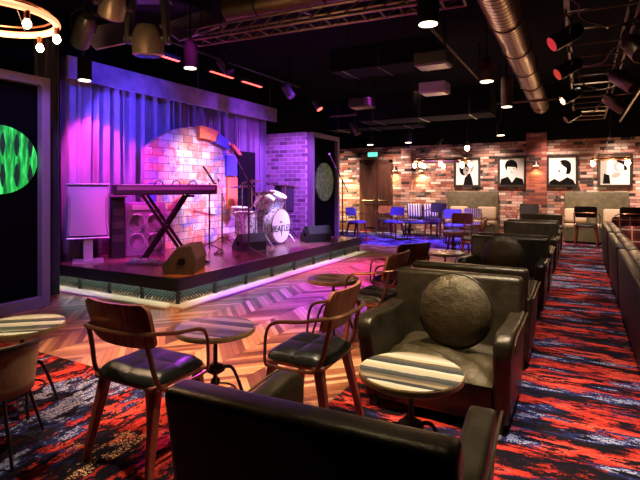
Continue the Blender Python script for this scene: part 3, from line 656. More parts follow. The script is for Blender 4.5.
armch(6.70, 1, 'leather armchair directly behind the second cushioned armchair')
armch(9.4, -1, 'leather armchair facing the viewer in the third row, purple sheen on its back')
armch(9.75, 1, 'leather armchair behind the third row chair, seen from the rear')
armch(12.2, -1, 'farthest leather armchair of the row near the brick wall')
def round_cushion(label, x, y):
    t = thing('round_cushion', label, 'cushion', (x, y, .60))
    q = Matrix.Rotation(R(82), 4, 'X')
    prof = [(.0, .075), (.08, .073), (.15, .06), (.215, .03), (.234, 0), (.215, -.03), (.15, -.055), (0, -.07)]
    mb = MB().lathe(prof, (0, 0, 0), 48, q)
    for v in mb.bm.verts:
        r = v.co.length; a = math.atan2(v.co.z, v.co.x)
        if r > .14: v.co *= 1+.012*math.sin(a*30)
    mb.build('cover', 'leather_cushion', t, smooth=True)
    MB().tube([q @ Vector((.236*math.cos(2*PI*k/32), .236*math.sin(2*PI*k/32), 0)) for k in range(32)], .006, 6, True).build('piping', 'leather_dark', t)
    return t
c1 = round_cushion('round gold-black leather cushion on the nearest armchair facing the viewer', -.715, 3.15)
dup(c1, (-.80, 5.99, .60), 0, 'round leather cushion with blue sheen on the second row armchair')

# ------------------------------------------------------------------ cocktail tables
def make_table(label):
    t = thing('cocktail_table', label, 'table')
    MB().lathe([(.235, .505), (.243, .51), (.245, .53), (.243, .536), (0, .536)], n=48).build('table_edge', 'table_edge', t, smooth=True)
    MB().lathe([(.240, .5362), (.240, .540), (0, .540)], n=48).build('table_top', 'reclaimed_planks', t, label='striped reclaimed plank top')
    MB().cyl((0, 0, .12), (0, 0, .51), .014).cyl((0, 0, .49), (0, 0, .507), .07).build('post', 'table_iron', t)
    MB().lathe([(.03, .25), (.06, .27), (.06, .29), (.03, .31)], n=20).sph((0, 0, .2), .03).build('hub', 'table_iron', t)
    for a in range(4):
        c, s = math.cos(a*PI/2+.5), math.sin(a*PI/2+.5)
        MB().tube([(c*r, s*r, z) for r, z in ((.03, .28), (.09, .285), (.13, .22), (.2, .012))], .010, 8).build('leg', 'table_iron', t)
    MB().tube([(.125*math.cos(k*PI/8), .125*math.sin(k*PI/8), .14) for k in range(16)], .006, 6, True).build('foot_ring', 'table_iron', t)
    return t
TG = 'round striped-top cocktail tables'
tb = make_table('round striped wooden table between the two nearest leather armchairs'); tb.location = (-.70, 2.19, 0); tb.rotation_euler.z = R(2); tb['group'] = TG
dup(tb, (-1.98, 2.30, 0), 10, 'round table with purple striped top between the two nearest wooden chairs', TG)
dup(tb, (-3.08, 1.76, 0), 40, 'round striped table cut off by the left edge of the view', TG)
dup(tb, (-2.05, 4.05, 0), 0, 'round dark table by the dance floor beyond the nearest wooden chairs', TG)
dup(tb, (-1.57, 6.38, 0), 0, 'round pale lit table left of the second cushioned armchair', TG)
dup(tb, (-2.17, 9.5, 0), 0, 'round table with purple lit top near the rear chairs', TG)
dup(tb, (-.74, 5.15, 0), 0, 'round table between the first and second leather armchair pairs', TG)
dup(tb, (-.74, 8.1, 0), 30, 'round table between the second and third leather armchair pairs', TG)
dup(tb, (-.74, 11.0, 0), 30, 'round table in front of the farthest leather armchair', TG)
dup(tb, (-4.0, 12.35, 0), 0, 'round dark table among the rear chairs near the double door', TG)

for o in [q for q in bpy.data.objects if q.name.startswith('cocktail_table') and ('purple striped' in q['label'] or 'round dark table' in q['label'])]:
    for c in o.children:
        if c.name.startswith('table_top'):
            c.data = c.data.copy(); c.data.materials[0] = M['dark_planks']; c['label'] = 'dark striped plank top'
# ------------------------------------------------------------------ wooden armchairs
def make_chair(label, seatm='leather_seat', backm='walnut'):
    t = thing('wooden_armchair', label, 'chair')
    def f(u, v):
        x = (u-.5)*.46; y = (v-.5)*.45; k = 1-(abs(2*u-1)**6+abs(2*v-1)**6)*.5
        e = max(0, min(1, 7*min(u, 1-u)))*max(0, min(1, 7*min(v, 1-v))); e = e**.3
        sx = 1-.05*abs(2*v-1)**4; sy = 1-.05*abs(2*u-1)**4
        tuft = .84+.16*abs(math.sin(PI*u*2))**.4*abs(math.sin(PI*v*2))**.4
        return (x*sx, y*sy, .435+.055*e*tuft)
    sc = MB().grid(f, 30, 30).build('seat', seatm, t, smooth=True, label='padded black seat with tufting' if seatm == 'leather_seat' else 'padded seat')
    MB().box((0, 0, .422), (.455, .445, .03), .012).build('seat_frame', 'walnut', t)
    for sx in (-1, 1):
        for sy in (-1, 1):
            a = Vector((sx*.185, sy*.18, .42)); b = Vector((sx*.235, sy*(.25 if sy < 0 else .23), 0)); dx = .022
            p = []
            for q, w_ in ((b, .013), ((a), .028)):
                p += [(q.x-w_, q.y-w_, q.z), (q.x+w_, q.y-w_, q.z), (q.x+w_, q.y+w_, q.z), (q.x-w_, q.y+w_, q.z)]
            MB().hexa(p, .006).build('leg', 'leg_wood', t)
    MB().tube([(-.255, .19, .41), (-.265, .19, .46), (-.27, .17, .60), (-.268, .10, .655), (-.262, -.10, .675), (-.235, -.235, .70), (-.12, -.285, .71), (.12, -.285, .71), (.235, -.235, .70), (.262, -.10, .675), (.268, .10, .655), (.27, .17, .60), (.265, .19, .46), (.255, .19, .41)], .0105, 8).build('arm_tube', 'copper_tube', t, smooth=True, label='bent copper brown metal tube forming both arms')
    for s in (-1, 1):
        MB().tube([(s*.21, -.25, .70), (s*.215, -.235, .60), (s*.235, -.20, .43), (s*.25, -.10, .405), (s*.255, .10, .405), (s*.255, .19, .41)], .0095, 8).build('side_tube', 'copper_tube', t, smooth=True)
    def bk(o):
        def g(u, v):
            a = (u-.5)*2; z = .615+.225*v; yy = -.238-.045*v+.024*a*a
            hw = .235*(1-.04*(1-v)); rr = .06
            dz = max(0, abs(v-.5)*2-.55)/.45; hw *= math.sqrt(max(.35, 1-.28*dz**3))
            return (a*hw, yy+o, z)
        return g
    mb = MB(); N, K = 16, 12
    f0, f1 = bk(0), bk(.014)
    g0 = [[mb.bm.verts.new(f0(i/N, j/K)) for j in range(K+1)] for i in range(N+1)]; g1 = [[mb.bm.verts.new(f1(i/N, j/K)) for j in range(K+1)] for i in range(N+1)]
    for i in range(N):
        for j in range(K):
            mb.bm.faces.new((g0[i][j], g0[i+1][j], g0[i+1][j+1], g0[i][j+1])); mb.bm.faces.new((g1[i][j], g1[i][j+1], g1[i+1][j+1], g1[i+1][j]))
    for i in range(N):
        mb.bm.faces.new((g0[i][0], g1[i][0], g1[i+1][0], g0[i+1][0])); mb.bm.faces.new((g0[i][K], g0[i+1][K], g1[i+1][K], g1[i][K]))
    for j in range(K):
        mb.bm.faces.new((g0[0][j], g0[0][j+1], g1[0][j+1], g1[0][j])); mb.bm.faces.new((g0[N][j], g1[N][j], g1[N][j+1], g0[N][j+1]))
    mb.build('backrest', backm, t, smooth=True, label='curved walnut plywood back panel' if backm == 'walnut' else 'curved back panel')
    for c in t.children:
        for v in c.data.vertices:
            y = v.co.y; v.co.y = y*.80 if y > -.2 else -.16+(y+.2)*1.5; v.co.x *= .95
    return t
WG = 'wooden armchairs with metal tube arms'
ch = make_chair('nearest wooden armchair, seen from behind with tufted black seat'); ch.location = (-2.01, 1.83, 0); ch.rotation_euler.z = R(1); ch['group'] = WG
dup(ch, (-1.40, 2.46, 0), 92, 'wooden armchair in side view with its back beside the cushioned armchair', WG)
dup(ch, (-1.60, 3.98, 0), 84, 'wooden armchair behind the left arm of the cushioned armchair, at the dark table', WG)
dup(ch, (-1.66, 4.78, 0), 62, 'wooden armchair farthest along beside the first armchair pair', WG)
# far chairs: other seats
far_blue = make_chair('rear chair with blue lit back, left of the double door', 'blue_seat', 'blue_seat'); far_blue.location = (-5.35, 12.0, 0); far_blue.rotation_euler.z = R(-100)
far_blue['group'] = 'rear chairs by the double door'
dup(far_blue, (-4.5, 12.5, 0), 165, 'rear chair with blue back standing in front of the double door', 'rear chairs by the double door')
dup(ch, (-5.05, 13.3, 0), 190, 'wooden armchair beside the blue chair in front of the door', WG)
dup(far_blue, (-2.75, 12.05, 0), -160, 'blue seated chair at the purple lit table in the rear', 'rear chairs by the double door')
dup(ch, (-2.2, 10.2, 0), 180, 'wooden armchair behind the purple lit table', WG)
dup(ch, (-1.75, 9.1, 0), 100, 'wooden armchair left of the third row leather armchair', WG)
bc = make_chair('black backed chair at the end of the aisle before the right wall bench', 'chair_black', 'chair_black')
bc.location = (.13, 12.75, 0); bc.rotation_euler.z = R(-5); BG = 'black chairs in front of the wall benches'; bc['group'] = BG; bc.scale = (1.05, 1.05, 1.14)
dup(bc, (.98, 12.7, 0), 5, 'black chair right of the aisle end chair under the bulb ring', BG)
dup(bc, (-3.45, 12.9, 0), 170, 'black rounded back chair left of the left wall bench', BG)
pc = make_chair('pin striped back chair in front of the left wall bench', 'pin_stripe_cloth', 'pin_stripe_cloth'); pc.location = (-2.45, 12.75, 0); pc.rotation_euler.z = R(185)
dup(bc, (-1.15, 13.2, 0), 180, 'black chair in front of the red brick pier', BG)
# high bench seats with striped cushions
wb = thing('low_bench', 'blue seated low bench along the brick wall under the bulb ring', 'bench', (-3.95, 13.5, 0))
MB().box((0, 0, .40), (1.0, .5, .10), .03).build('seat', 'blue_seat', wb); MB().box((0, .22, .62), (1.0, .08, .5), .03).build('backrest', 'chair_black', wb)
for x in (-.45, .45):
    for y in (-.2, .2): MB().box((x, y, .18), (.04, .04, .36)).build('leg', 'dark_metal', wb)
def cushion(label, loc, rz, m, sz=(.4, .14, .4), tilt=-15):
    o = MB().box((0, 0, 0), sz, .055, (R(tilt), 0, 0), 3).build('throw_cushion', m, smooth=True); o.location = loc; o.rotation_euler.z = R(rz); return tag(o, label, 'cushion')
cushion('striped cushion leaning at the left end of the blue bench', (-4.2, 13.46, .72), 25, 'striped_cloth')
cushion('striped cushion next to the first on the blue bench', (-3.72, 13.46, .72), 20, 'striped_cloth')

# tan chair at the left edge
tc = thing('tan_armchair', 'tan leather shell chair with thin black legs at the left edge', 'chair', (-2.76, 1.38, 0), 40); tc.scale = (.86, .86, .90)
def shell(u, v):
    a = R(-118+236*u); hw = .27
    z = .36+.30*v*(1-.18*abs(2*u-1)**3)+.0
    return (hw*math.sin(a)*(1+.1*v), -.24*math.cos(a)*(1+.18*v)+.0, z)
s_ = MB().grid(shell, 28, 6).build('shell', 'leather_tan', tc, smooth=True); md = s_.modifiers.new('thick', 'SOLIDIFY'); md.thickness = .035
MB().lathe([(.02, .36), (.23, .36), (.255, .40), (.24, .45), (.0, .46)], n=30).build('seat', 'leather_tan', tc, smooth=True)
MB().tube([(.27*math.sin(R(a))*1.12, -.24*math.cos(R(a))*1.20, .66-.05*abs(a/118)**3) for a in range(-118, 119, 12)], .012, 8).build('rim_tube', 'dark_metal', tc)
for sx in (-1, 1):
    for sy in (-1, 1): MB().cyl((sx*.17, sy*.16, .37), (sx*.25, sy*.24, 0), .011, .009).build('leg', 'dark_metal', tc)

# ------------------------------------------------------------------ sofas right of the aisle
def make_booth(label, y0, y1, endm, seatm, eh=.76):
    L = y1-y0; t = thing('booth_sofa', label, 'sofa', (.36, (y0+y1)/2, 0))
    rounded(MB(), [(.02, -L/2, .06), (.11, -L/2, .06), (.11, L/2, .06), (.02, L/2, .06), (0, -L/2, .73), (.09, -L/2, .73), (.09, L/2, .73), (0, L/2, .73)], .025).build('side_panel', 'leather_booth', t, smooth=True)
    n = 3
    for k in range(n):
        yc = -L/2+L*(k+.5)/n
        MB().box((.17, yc, .53), (.13, L/n-.01, .40), .05, (0, R(-6), 0), 4).build('back_cushion', 'leather_brown', t, smooth=True)
    MB().box((.56, L/2-.09, .08+eh/2), (.78, .14, eh), .05, (R(-6), 0, 0), 3).build('end_backrest', endm, t, smooth=True)
    MB().box((.52, 0, .20), (.76, L-.24, .26), .02).build('seat_base', 'leather_booth', t)
    for k in range(2): MB().box((.58, (k-.5)*(L/2-.12), .385), (.66, L/2-.16, .13), .045, None, 3).build('seat_cushion', seatm, t, smooth=True)
    for x in (.1, .8):
        for q in (-1, 1): MB().box((x, q*(L/2-.2), .03), (.05, .05, .06)).build('foot', 'black', t)
    return t
make_booth('leather booth sofa nearest on the right of the aisle, its side turned to it', 3.85, 6.15, 'leather_brown', 'leather_brown', .56)
make_booth('booth sofa with red tartan end back, second along the right of the aisle', 6.4, 8.25, 'plaid', 'plaid')
make_booth('booth sofa with red tartan end back, third along the right of the aisle', 8.6, 10.7, 'plaid', 'plaid')
def bench(label, x0, x1):
    t = thing('wall_bench', label, 'bench', ((x0+x1)/2, 13.85, 0)); L = x1-x0
    MB().box((0, .16, .66), (L, .14, 1.24), .03).build('backrest', 'leather_bench', t, smooth=True)
    MB().box((0, -.15, .22), (L, .5, .36), .02).build('base', 'leather_bench', t); MB().box((0, -.16, .43), (L-.04, .5, .1), .03).build('seat', 'cream_seat', t, smooth=True)
    return t
bench('grey brown upholstered wall bench under the two left portraits', -3.38, -1.98)
bench('grey brown upholstered wall bench under the right hand portraits', -.36, 1.06)
for i, (x, s) in enumerate(((-3.0, 'left end of the left wall bench'), (-2.25, 'right end of the left wall bench'), (-.1, 'left part of the right wall bench'), (.75, 'right part of the right wall bench'))):
    cushion('cream cushion on the '+s, (x, 13.76, .68), 0, 'cream_seat', (.5, .14, .36))

# ------------------------------------------------------------------ portraits
def portrait(label, x, style):
    t = thing('framed_portrait', label, 'picture', (x, 14.08, 1.82), 0, 'black and white portraits on the brick wall')
    W, H = .74, .84
    f = MB().box((-W/2+.03, -.02, 0), (.06, .04, H)).box((W/2-.03, -.02, 0), (.06, .04, H)).box((0, -.02, H/2-.03), (W-.12, .04, .06)).box((0, -.02, -H/2+.03), (W-.12, .04, .06)).build('frame', 'frame_black', t)
    MB().box((0, -.012, 0), (W-.1, .01, H-.1)).build('print', 'paper_white', t)
    def ell(cx, cz, rx, rz, m, lv, rot=0, n=26, name='ink_shape'):
        pts = []
        for k in range(n):
            a = 2*PI*k/n; px, pz = rx*math.cos(a), rz*math.sin(a); pts.append((cx+px*math.cos(rot)-pz*math.sin(rot), cz+px*math.sin(rot)+pz*math.cos(rot)))
        MB().prism(pts, .0012, Matrix.Translation((0, -.0185-lv*.0013, 0)) @ mxXZ).build(name, m, t)
    def poly(pts, m, lv, name='ink_shape'): MB().prism(pts, .0012, Matrix.Translation((0, -.0185-lv*.0013, 0)) @ mxXZ).build(name, m, t)
    if style == 0:   # dark haired head in shadow, hand raised
        ell(-.08, .08, .13, .17, 'ink', 0); ell(-.03, .04, .075, .12, 'paper_grey', 1); ell(.0, .06, .03, .02, 'ink', 2); poly([(-.1, -.36), (.17, -.36), (.14, -.18), (.08, -.02), (.02, -.06), (-.06, -.16)], 'ink', 2); ell(.14, .1, .03, .12, 'paper_grey', 1, -.3)
    elif style == 1:  # mop top in a suit, front view
        ell(-.02, .16, .16, .17, 'ink', 0); ell(-.01, .07, .115, .165, 'paper_white', 1); poly([(-.15, .14), (.12, .12), (.13, .22), (-.02, .27), (-.15, .2)], 'ink', 2)
        poly([(-.31, -.36), (.31, -.36), (.27, -.2), (.1, -.15), (.0, -.3), (-.1, -.13), (-.28, -.2)], 'ink', 1)
        ell(-.055, .08, .02, .008, 'ink', 3); ell(.04, .08, .02, .008, 'ink', 3); ell(-.005, .03, .010, .02, 'paper_grey', 3); ell(-.005, -.025, .03, .007, 'ink', 3)
    elif style == 2:  # laughing, turned left
        ell(.05, .13, .16, .16, 'ink', 0); ell(.13, .05, .08, .14, 'ink', 0); ell(-.02, .06, .12, .17, 'paper_white', 1, .25); ell(-.07, .0, .03, .02, 'ink', 3); poly([(-.05, .2), (.16, .02), (.2, .16), (.06, .26)], 'ink', 2)
        poly([(-.31, -.36), (.31, -.36), (.26, -.24), (.12, -.16), (-.06, -.28), (-.18, -.2), (-.3, -.28)], 'ink', 1); ell(-.09, .09, .015, .007, 'ink', 3); ell(0, .1, .015, .007, 'ink', 3)
    else:            # raised hands
        ell(.1, .12, .13, .16, 'paper_grey', 0, -.3); ell(.12, .1, .08, .11, 'paper_white', 1, -.3); poly([(-.31, .31), (-.14, .31), (-.18, 0), (-.16, -.34), (-.3, -.34)], 'paper_grey', 0); poly([(-.26, -.34), (-.1, -.34), (-.12, -.12), (-.24, -.08)], 'ink', 2)
        poly([(.02, .27), (.2, .22), (.26, .02), (.2, -.02), (.18, .14), (.06, .2)], 'ink', 2); ell(.02, -.12, .1, .06, 'paper_grey', 1, .4)
    return t
portrait('leftmost portrait, dark haired head in shadow behind bulbs', -2.84, 0)
portrait('portrait of a mop haired person in a suit, left of the red pier', -1.64, 1)
portrait('portrait of a laughing dark haired person right of the red pier', -.41, 2)
portrait('rightmost portrait with raised hands behind the bulb ring', .77, 3)

# wall sconces
def sconce(label, x, z, y=14.1):
    t = thing('wall_sconce', label, 'wall lamp', (x, y, z))
    MB().box((0, -.02, 0), (.10, .04, .16), .005).build('backplate', 'sconce_metal', t)
    MB().lathe([(.10, -.06), (.105, -.05), (.05, .05), (.02, .06), (0, .06)], (0, -.12, 0), 20).build('shade', 'sconce_metal', t, smooth=True)
    MB().cyl((0, -.12, -.064), (0, -.12, -.058), .07).build('lamp', 'sconce_glow', t)
    MB().cyl((0, -.12, .04), (0, 0, .06), .01).build('arm', 'sconce_metal', t)
    spot((x, y-.12, z-.08), (x, y+.01, z-1.0), (1, .62, .26), 45, 110, .8, .03)
sconce('wall lamp between the double door and the brick pilaster', -4.98, 1.96)
sconce('wall lamp right of the brick pilaster below the bulb ring', -4.16, 1.94)
sconce('wall lamp on the red brick pier between two portraits', -1.02, 2.02, 13.94)
spot((-6.72, 13.1, 2.75), (-6.76, 14.1, .75), (1, .72, .36), 700, 44, .15)

# exit sign
ex = thing('exit_sign', 'small green lit exit sign above the double door', 'sign', (-5.72, 14.09, 2.42))
MB().box((0, -.03, 0), (.34, .05, .15), .006).build('housing', 'frame_black', ex); MB().box((0, -.058, 0), (.32, .008, .13)).build('face', 'exit_green', ex)
text('EXIT', .10, (0, -.064, 0), ex, 'paper_white', (R(90), 0, 0), 'lettering')

# ------------------------------------------------------------------ hanging lamps and ceiling gear
def hang(mb, x, y, z): mb.cyl((x, y, z), (x, y, CZ), .008, n=8)
def ring_lamp(label, loc, r, n, ph=0, power=0, br=.026):
    t = thing('bulb_ring_chandelier', label, 'chandelier', loc, 0)
    MB().tube([(r*math.cos(2*PI*k/36), r*math.sin(2*PI*k/36), 0) for k in range(36)], .024, 8, True).build('ring', 'ring_glow' if power > 20 else 'copper_tube', t, smooth=True)
    MB().tube([(r*.93*math.cos(2*PI*k/36), r*.93*math.sin(2*PI*k/36), .05) for k in range(36)], .008, 8, True).build('inner_ring', 'copper_tube', t, smooth=True)
    for k in range(3):
        a = 2*PI*k/3; MB().cyl((r*math.cos(a), r*math.sin(a), 0), (0, 0, .5), .005).build('hanger', 'dark_metal', t)
    MB().cyl((0, 0, .5), (0, 0, CZ-loc[2]), .007).build('cord', 'dark_metal', t)
    for k in range(n):
        a = 2*PI*k/n+ph; x, y = r*math.cos(a), r*math.sin(a)
        s = MB().cyl((x, y, -.07), (x, y, .0), .018).build('socket', 'copper_tube', t)
        MB().sph((x, y, -.10), br, (1, 1, 1.25), 12).build('bulb', 'bulb_glow', s, smooth=True)
    if power: point((loc[0], loc[1], loc[2]-.22), (1, .6, .3), power, .1)
    return t
ring_lamp('glowing ring chandelier with bare bulbs hanging at the top left corner', (-3.47, 1.80, 2.54), .37, 7, .9, 40)
ring_lamp('ring chandelier of bare bulbs in front of the brick pilaster', (-2.78, 11.0, 2.0), .62, 8, .2, 18, .045)
ring_lamp('ring chandelier of bare bulbs in front of the rightmost portrait', (.58, 12.3, 2.02), .38, 6, .5, 18, .045)

def can(label, x, y, z, r, h, m='matte_black', glow=True, group=None):
    t = thing('pendant_downlight', label, 'pendant lamp', (x, y, z), 0, group)
    MB().lathe([(r, 0), (r, h*.9), (r*.8, h), (.01, h), (.01, h-.01), (r*.92, h*.85), (r*.92, 0)], n=24).build('shade', m, t, smooth=True)
    MB().cyl((0, 0, -.006), (0, 0, .004), r*.86, n=24).build('lens', 'lens_glow' if glow else 'lens_dark', t)
    MB().cyl((0, 0, h), (0, 0, CZ-z), .012).build('stem', 'dark_metal', t)
    return t
can('cylinder downlight hanging in front of the pelmet left of the red strips', -4.32, 4.54, 2.9, .085, .34)
can('small cylinder downlight hanging above the left side drape', -5.55, 3.95, 2.76, .085, .30)
can('wide cylinder downlight hanging at top centre right', -1.31, 4.65, 3.0, .105, .36)
can('bronze cylinder downlight left of the spiral duct', -1.15, 7.03, 2.88, .10, .32, 'aged_metal')
can('narrow cylinder downlight beyond the bronze one beside the duct', -1.06, 8.41, 2.72, .09, .5, 'aged_metal')
can('cylinder downlight above the second portrait', -1.55, 11.3, 2.55, .09, .3)
can('cylinder downlight far back above the double door', -4.8, 11.6, 2.5, .09, .3)
can('cylinder downlight far back near the brick pilaster', -3.9, 12.0, 2.55, .09, .3)
bl = thing('bare_bulb_pendant', 'single bright bulb pendant above the left wall bench', 'pendant lamp', (-2.29, 11.36, 2.3))
MB().sph((0, 0, 0), .055, (1, 1, 1.2)).build('bulb', 'bulb_glow', bl, smooth=True); MB().cyl((0, 0, .05), (0, 0, .16), .03).build('socket', 'dark_metal', bl); MB().cyl((0, 0, .15), (0, 0, CZ-2.3), .007).build('cord', 'dark_metal', bl)

# red LED battens
for i, (y, lab) in enumerate(((5.13, 'nearest'), (6.42, 'middle'), (7.28, 'farthest'))):
    t = thing('led_batten', 'red LED batten above the stage, %s of the three' % lab, 'stage light', (-5.4, y, 3.32), 0, 'red LED battens over the stage')
    MB().box((0, 0, .03), (.10, .62, .06), .006).build('housing', 'black', t)
    for k in range(8): MB().box((.02, -.26+k*.074, -.004), (.05, .05, .012), .003).build('led_cell', 'led_red', t)
    for s in (-1, 1): MB().cyl((0, s*.24, .05), (0, s*.24, .238), .012).build('bracket', 'dark_metal', t)
lb = thing('lighting_bar', 'long lighting bar hanging over the stage front', 'lighting bar')
MB().cyl((-5.4, 3.9, 3.59), (-5.4, 9.0, 3.59), .03).build('bar', 'dark_metal', lb)
for y in (4.4, 6.2, 8.6): MB().cyl((-5.4, y, 3.6), (-5.4, y, CZ), .012).build('drop_rod', 'dark_metal', lb)

# moving heads
def moving_head(label, loc, rz, tilt, s, stem=True):
    t = thing('moving_head_light', label, 'stage light', loc, rz)
    q = Matrix.Rotation(R(tilt), 4, 'X')
    MB().lathe([(.11*s, -.15*s), (.135*s, -.135*s), (.135*s, -.02*s), (.115*s, .07*s), (.08*s, .12*s), (0, .13*s)], n=28, mx=q).build('head', 'head_metal', t, smooth=True)
    MB().lathe([(.105*s, -.156*s), (.105*s, -.145*s), (0, -.14*s)], n=28, mx=q).build('lens', 'lens_dark', t, smooth=True)
    for sx in (-1, 1):
        MB().hexa([(sx*.15*s, -.05*s, -.04*s), (sx*.19*s, -.05*s, -.04*s), (sx*.19*s, .05*s, -.04*s), (sx*.15*s, .05*s, -.04*s), (sx*.12*s, -.08*s, .36*s), (sx*.17*s, -.08*s, .36*s), (sx*.17*s, .08*s, .36*s), (sx*.12*s, .08*s, .36*s)], .01).build('yoke_arm', 'gun_metal', t)
        MB().cyl((sx*.10*s, 0, 0), (sx*.2*s, 0, 0), .045*s).build('pivot', 'gun_metal', t)
    MB().box((0, 0, .40*s), (.38*s, .28*s, .10*s), .02).build('base', 'gun_metal', t)
    MB().cyl((0, 0, .42*s), (0, 0, CZ-loc[2]), .025).build('clamp_rod', 'dark_metal', t)
    return t
moving_head('large bronze moving stage light with its lens pointing down, top left', (-4.18, 3.74, 3.03), 30, 8, 1.25)
moving_head('bronze moving stage light left of and nearer than the large one', (-4.08, 3.22, 3.22), 70, 35, .95)
def par(label, loc, rz, tilt, s=1, m='gun_metal', lens='lens_dark', group=None, top=CZ):
    t = thing('spotlight_can', label, 'spotlight', loc, rz, group)
    q = Matrix.Rotation(R(tilt), 4, 'X')
    MB().lathe([(.075*s, -.15*s), (.08*s, -.14*s), (.08*s, .10*s), (.05*s, .16*s), (0, .16*s)], n=20, mx=q).build('body', m, t, smooth=True)
    MB().lathe([(.072*s, -.152*s), (0, -.145*s)], n=20, mx=q).build('lens', lens, t)
    MB().tube([(-.09*s, 0, 0), (-.10*s, 0, .12*s), (0, 0, .2*s), (.10*s, 0, .12*s), (.09*s, 0, 0)], .008, 6).build('yoke', 'dark_metal', t)
    MB().cyl((0, 0, .19*s), (0, 0, top-loc[2]), .010).build('rod', 'dark_metal', t)
    return t
pr = par('black spotlight tilted between the ring chandelier and the bronze stage lights', (-4.54, 3.22, 3.02), 70, 55, 1.2)
par('spotlight hanging over the stage front beside the first red batten', (-4.9, 5.9, 3.3), 100, -40, 1)
par('spotlight hanging over the drum kit', (-4.8, 7.6, 3.2), 90, -35, 1)
par('small spotlight with red glint at the right end of the pelmet', (-4.9, 8.9, 3.15), 90, -35, .9, lens='led_red')
par('dark spotlight in front of the far framed panel', (-4.6, 10.2, 2.75), 100, -30, 1)

# ducts
def duct(name, label, a, b, r, m, n=28):
    a, b = Vector(a), Vector(b); L = (b-a).length
    mb = MB().cyl((0, 0, 0), (0, 0, L), r, n=n)
    k = int(L/.5)
    o = mb.build(name, m, smooth=True); o.location = a; o.rotation_euler = (b-a).to_track_quat('Z', 'Y').to_euler(); tag(o, label, 'duct'); return o
def ringed(o, L, r, step, m='dark_metal'):
    k = 0; z = step/2
    while z < L:
        MB().tube([((r+.004)*math.cos(2*PI*j/20), (r+.004)*math.sin(2*PI*j/20), z) for j in range(20)], .012, 6, True, False).build('seam_band', m, o); z += step
def dhang(o, pts, r):
    for p in pts:
        h = MB().cyl((0, 0, 0), (0, 0, CZ-p[2]), .008, n=6).build('hanger_rod', 'dark_metal'); h.parent = o; h.matrix_parent_inverse = Matrix()
        bpy.context.view_layer.update(); h.matrix_world = Matrix.Translation(p)
d1 = duct('spiral_duct', 'ribbed copper coloured spiral duct running along the aisle', (-.69, 2.6, 3.27), (-.80, 12.2, 3.27), .175, 'spiral_metal'); ringed(d1, 9.6, .175, 1.2, 'aged_metal')
dhang(d1, [(-.7, 4, 3.4), (-.74, 8, 3.4), (-.79, 11.8, 3.4)], .17)
d2 = duct('ceiling_duct', 'dark round duct crossing above the stage front', (-3.9, 4.75, 3.62), (1.2, 5.3, 3.62), .14, 'aged_metal'); ringed(d2, 5.1, .14, .9)
dhang(d2, [(-3.3, 4.81, 3.7), (-.4, 5.12, 3.7)], .1)
def rduct(label, c, sz):
    t = thing('box_duct', label, 'duct', c)
    MB().box((0, 0, 0), sz, .012).build('casing', 'matte_black', t)
    for k in (-1, 0, 1): MB().box((k*sz[0]*.36, 0, 0), (.03, sz[1]+.03, sz[2]+.03)).build('flange', 'dark_metal', t)
    for k in (-1, 1): MB().cyl((k*sz[0]*.4, 0, sz[2]/2), (k*sz[0]*.4, 0, CZ-c[2]), .010).build('hanger_rod', 'dark_metal', t)
rduct('large rectangular black duct spanning the middle of the room', (-2.7, 9.3, 2.98), (2.6, .7, .5))
rduct('rectangular black duct above the rear chairs', (-4.5, 11.2, 3.15), (2.4, .7, .6))
rduct('rectangular black duct left of the spiral duct', (-2.6, 6.9, 3.35), (1.6, .6, .35))
rduct('rectangular black duct right of the truss', (1.6, 8.5, 3.3), (1.2, .7, .5))
def head_box(label, c, m='gun_metal'):
    t = thing('projector_box', label, 'projector', c)
    MB().box((0, 0, 0), (.42, .34, .16), .015).build('case', m, t); MB().box((0, 0, -.085), (.36, .28, .012)).build('lens_plate', 'aged_metal', t)
    for s in (-1, 1): MB().cyl((s*.15, 0, .07), (s*.15, 0, CZ-c[2]), .010).build('rod', 'dark_metal', t)
head_box('boxy ceiling unit hanging below the wide cylinder downlight', (-1.65, 6.09, 3.02))
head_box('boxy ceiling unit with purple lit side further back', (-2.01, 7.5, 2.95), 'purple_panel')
head_box('boxy ceiling unit left of the large rectangular duct', (-3.55, 8.2, 2.95))
# fabric ceiling panels
def fab(label, loc, sz, rot):
    o = MB().box((0, 0, 0), sz, .01, rot).build('ceiling_panel', 'purple_panel', smooth=False); o.location = loc; tag(o, label, 'ceiling panel')
    for s in (-1, 1):
        MB().cyl((s*sz[0]*.3, 0, 0), (s*sz[0]*.3, 0, CZ-loc[2]), .006, n=6).build('wire', 'dark_metal', o)
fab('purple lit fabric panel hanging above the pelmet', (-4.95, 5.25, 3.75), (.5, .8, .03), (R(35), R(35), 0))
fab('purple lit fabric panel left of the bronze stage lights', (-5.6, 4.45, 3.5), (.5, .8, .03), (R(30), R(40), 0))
fab('small purple lit fabric panel at the top above the crossing duct', (-3.6, 5.9, 3.95), (.3, .45, .03), (R(10), R(25), 0))
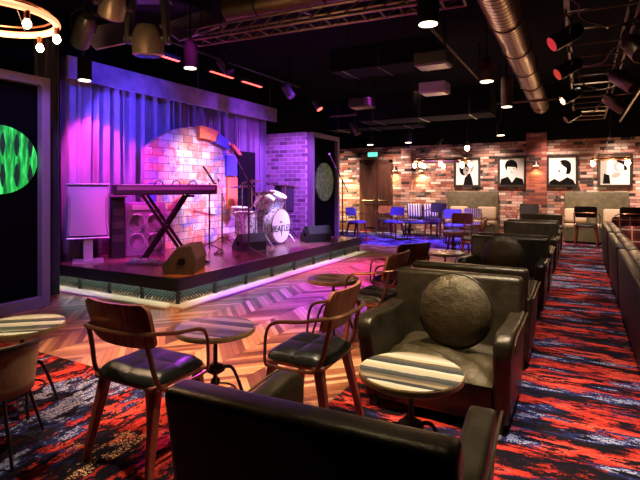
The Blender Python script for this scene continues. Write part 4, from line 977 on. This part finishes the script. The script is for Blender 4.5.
# trusses
def truss(label, a, b, h, nb, m='aged_metal', horizontal=True):
    t = thing('lighting_truss', label, 'truss'); a, b = Vector(a), Vector(b); d = (b-a).normalized(); side = d.cross(Vector((0, 0, 1)))*h
    up = Vector((0, 0, h)) if not horizontal else Vector((0, 0, h*.6))
    rails = [Vector(), side] + ([up, side+up])
    for r in rails: MB().cyl(a+r, b+r, .018, n=8).build('rail', m, t)
    for k in range(nb+1):
        p = a+(b-a)*k/nb
        MB().cyl(p, p+side, .014, n=6).build('rung', m, t)
        if k < nb:
            q = a+(b-a)*(k+1)/nb; MB().cyl(p, q+up, .010, n=6).build('brace', m, t); MB().cyl(p+side, q+side+up, .010, n=6).build('brace', m, t)
    for k in (0.1, .9): MB().cyl(a+(b-a)*k+up, Vector((*(a+(b-a)*k).xy, CZ)), .010, n=6).build('drop_rod', 'dark_metal', t)
truss('lighting truss crossing the room below the dark round duct', (-4.5, 4.9, 3.30), (-1.05, 5.13, 3.30), .24, 16)
truss('ladder shaped lighting truss running toward the back right of the room', (-.12, 4.2, 3.15), (-.12, 13.0, 3.0), .62, 15)
def tz(y): return 3.15-(y-4.2)*.15/8.8
for i, (x, y, lab) in enumerate(((-.12, 5.2, 'red tipped spotlight on the truss, top right'), (-.12, 6.5, 'red tipped spotlight second along the truss'), (-.12, 8.3, 'spotlight third along the truss'), (-.12, 10.4, 'spotlight farthest along the truss'))):
    par(lab, (x, y, tz(y)-.28), 114, 60, 1.0, 'dark_metal', 'gel_red' if i < 2 else 'lens_dark', 'spotlights along the right truss', tz(y)-.016)
for i, (x, y) in enumerate(((.50, 5.9), (.50, 7.5), (.50, 9.3))):
    par('spotlight on the right side of the truss, %s' % ('nearest', 'middle', 'farthest')[i], (x, y, tz(y)-.28), 200+40*i, 50, 1.2, 'aged_metal', 'lens_dark', 'spotlights along the right truss', tz(y)-.016)
for i, (a, b, lab) in enumerate((((1.0, 6.0, 3.2), (.75, 12, 2.8), 'thin pipe sloping along the right of the truss'), ((-1.9, 3.6, 3.7), (-1.9, 12.9, 3.7), 'long thin pipe left of the spiral duct'), ((-5.0, 9.7, 3.0), (1.5, 9.7, 3.0), 'thin pipe crossing above the rear chairs'))):
    o = MB().cyl(a, b, .022, n=10).build('ceiling_pipe', 'aged_metal'); tag(o, lab, 'pipe')
    for k in (.1, .9):
        p = Vector(a)+(Vector(b)-Vector(a))*k; MB().cyl(p, (p.x, p.y, CZ), .008, n=6).build('drop_rod', 'dark_metal', o)
for i, (x0, y0, x1, y1, lab) in enumerate(((-.12, 4.8, .5, 5.6, 'drooping cable under the truss, nearest'), (.5, 6.1, -.12, 7.1, 'drooping cable under the truss, second'), (-.12, 7.5, .5, 8.8, 'drooping cable under the truss, third'), (.5, 9.6, -.12, 11.0, 'drooping cable under the truss, farthest'))):
    pts = [(x0+(x1-x0)*k/8+.04*math.sin(k*2.1)*(0 < k < 8), y0+(y1-y0)*k/8, tz(y0+(y1-y0)*k/8)-.03-.20*math.sin(PI*k/8)-.03*math.sin(k*3)**2) for k in range(9)]
    o = MB().tube(pts, .010, 6).build('hanging_cable', 'aged_metal', smooth=True); tag(o, lab, 'cable')
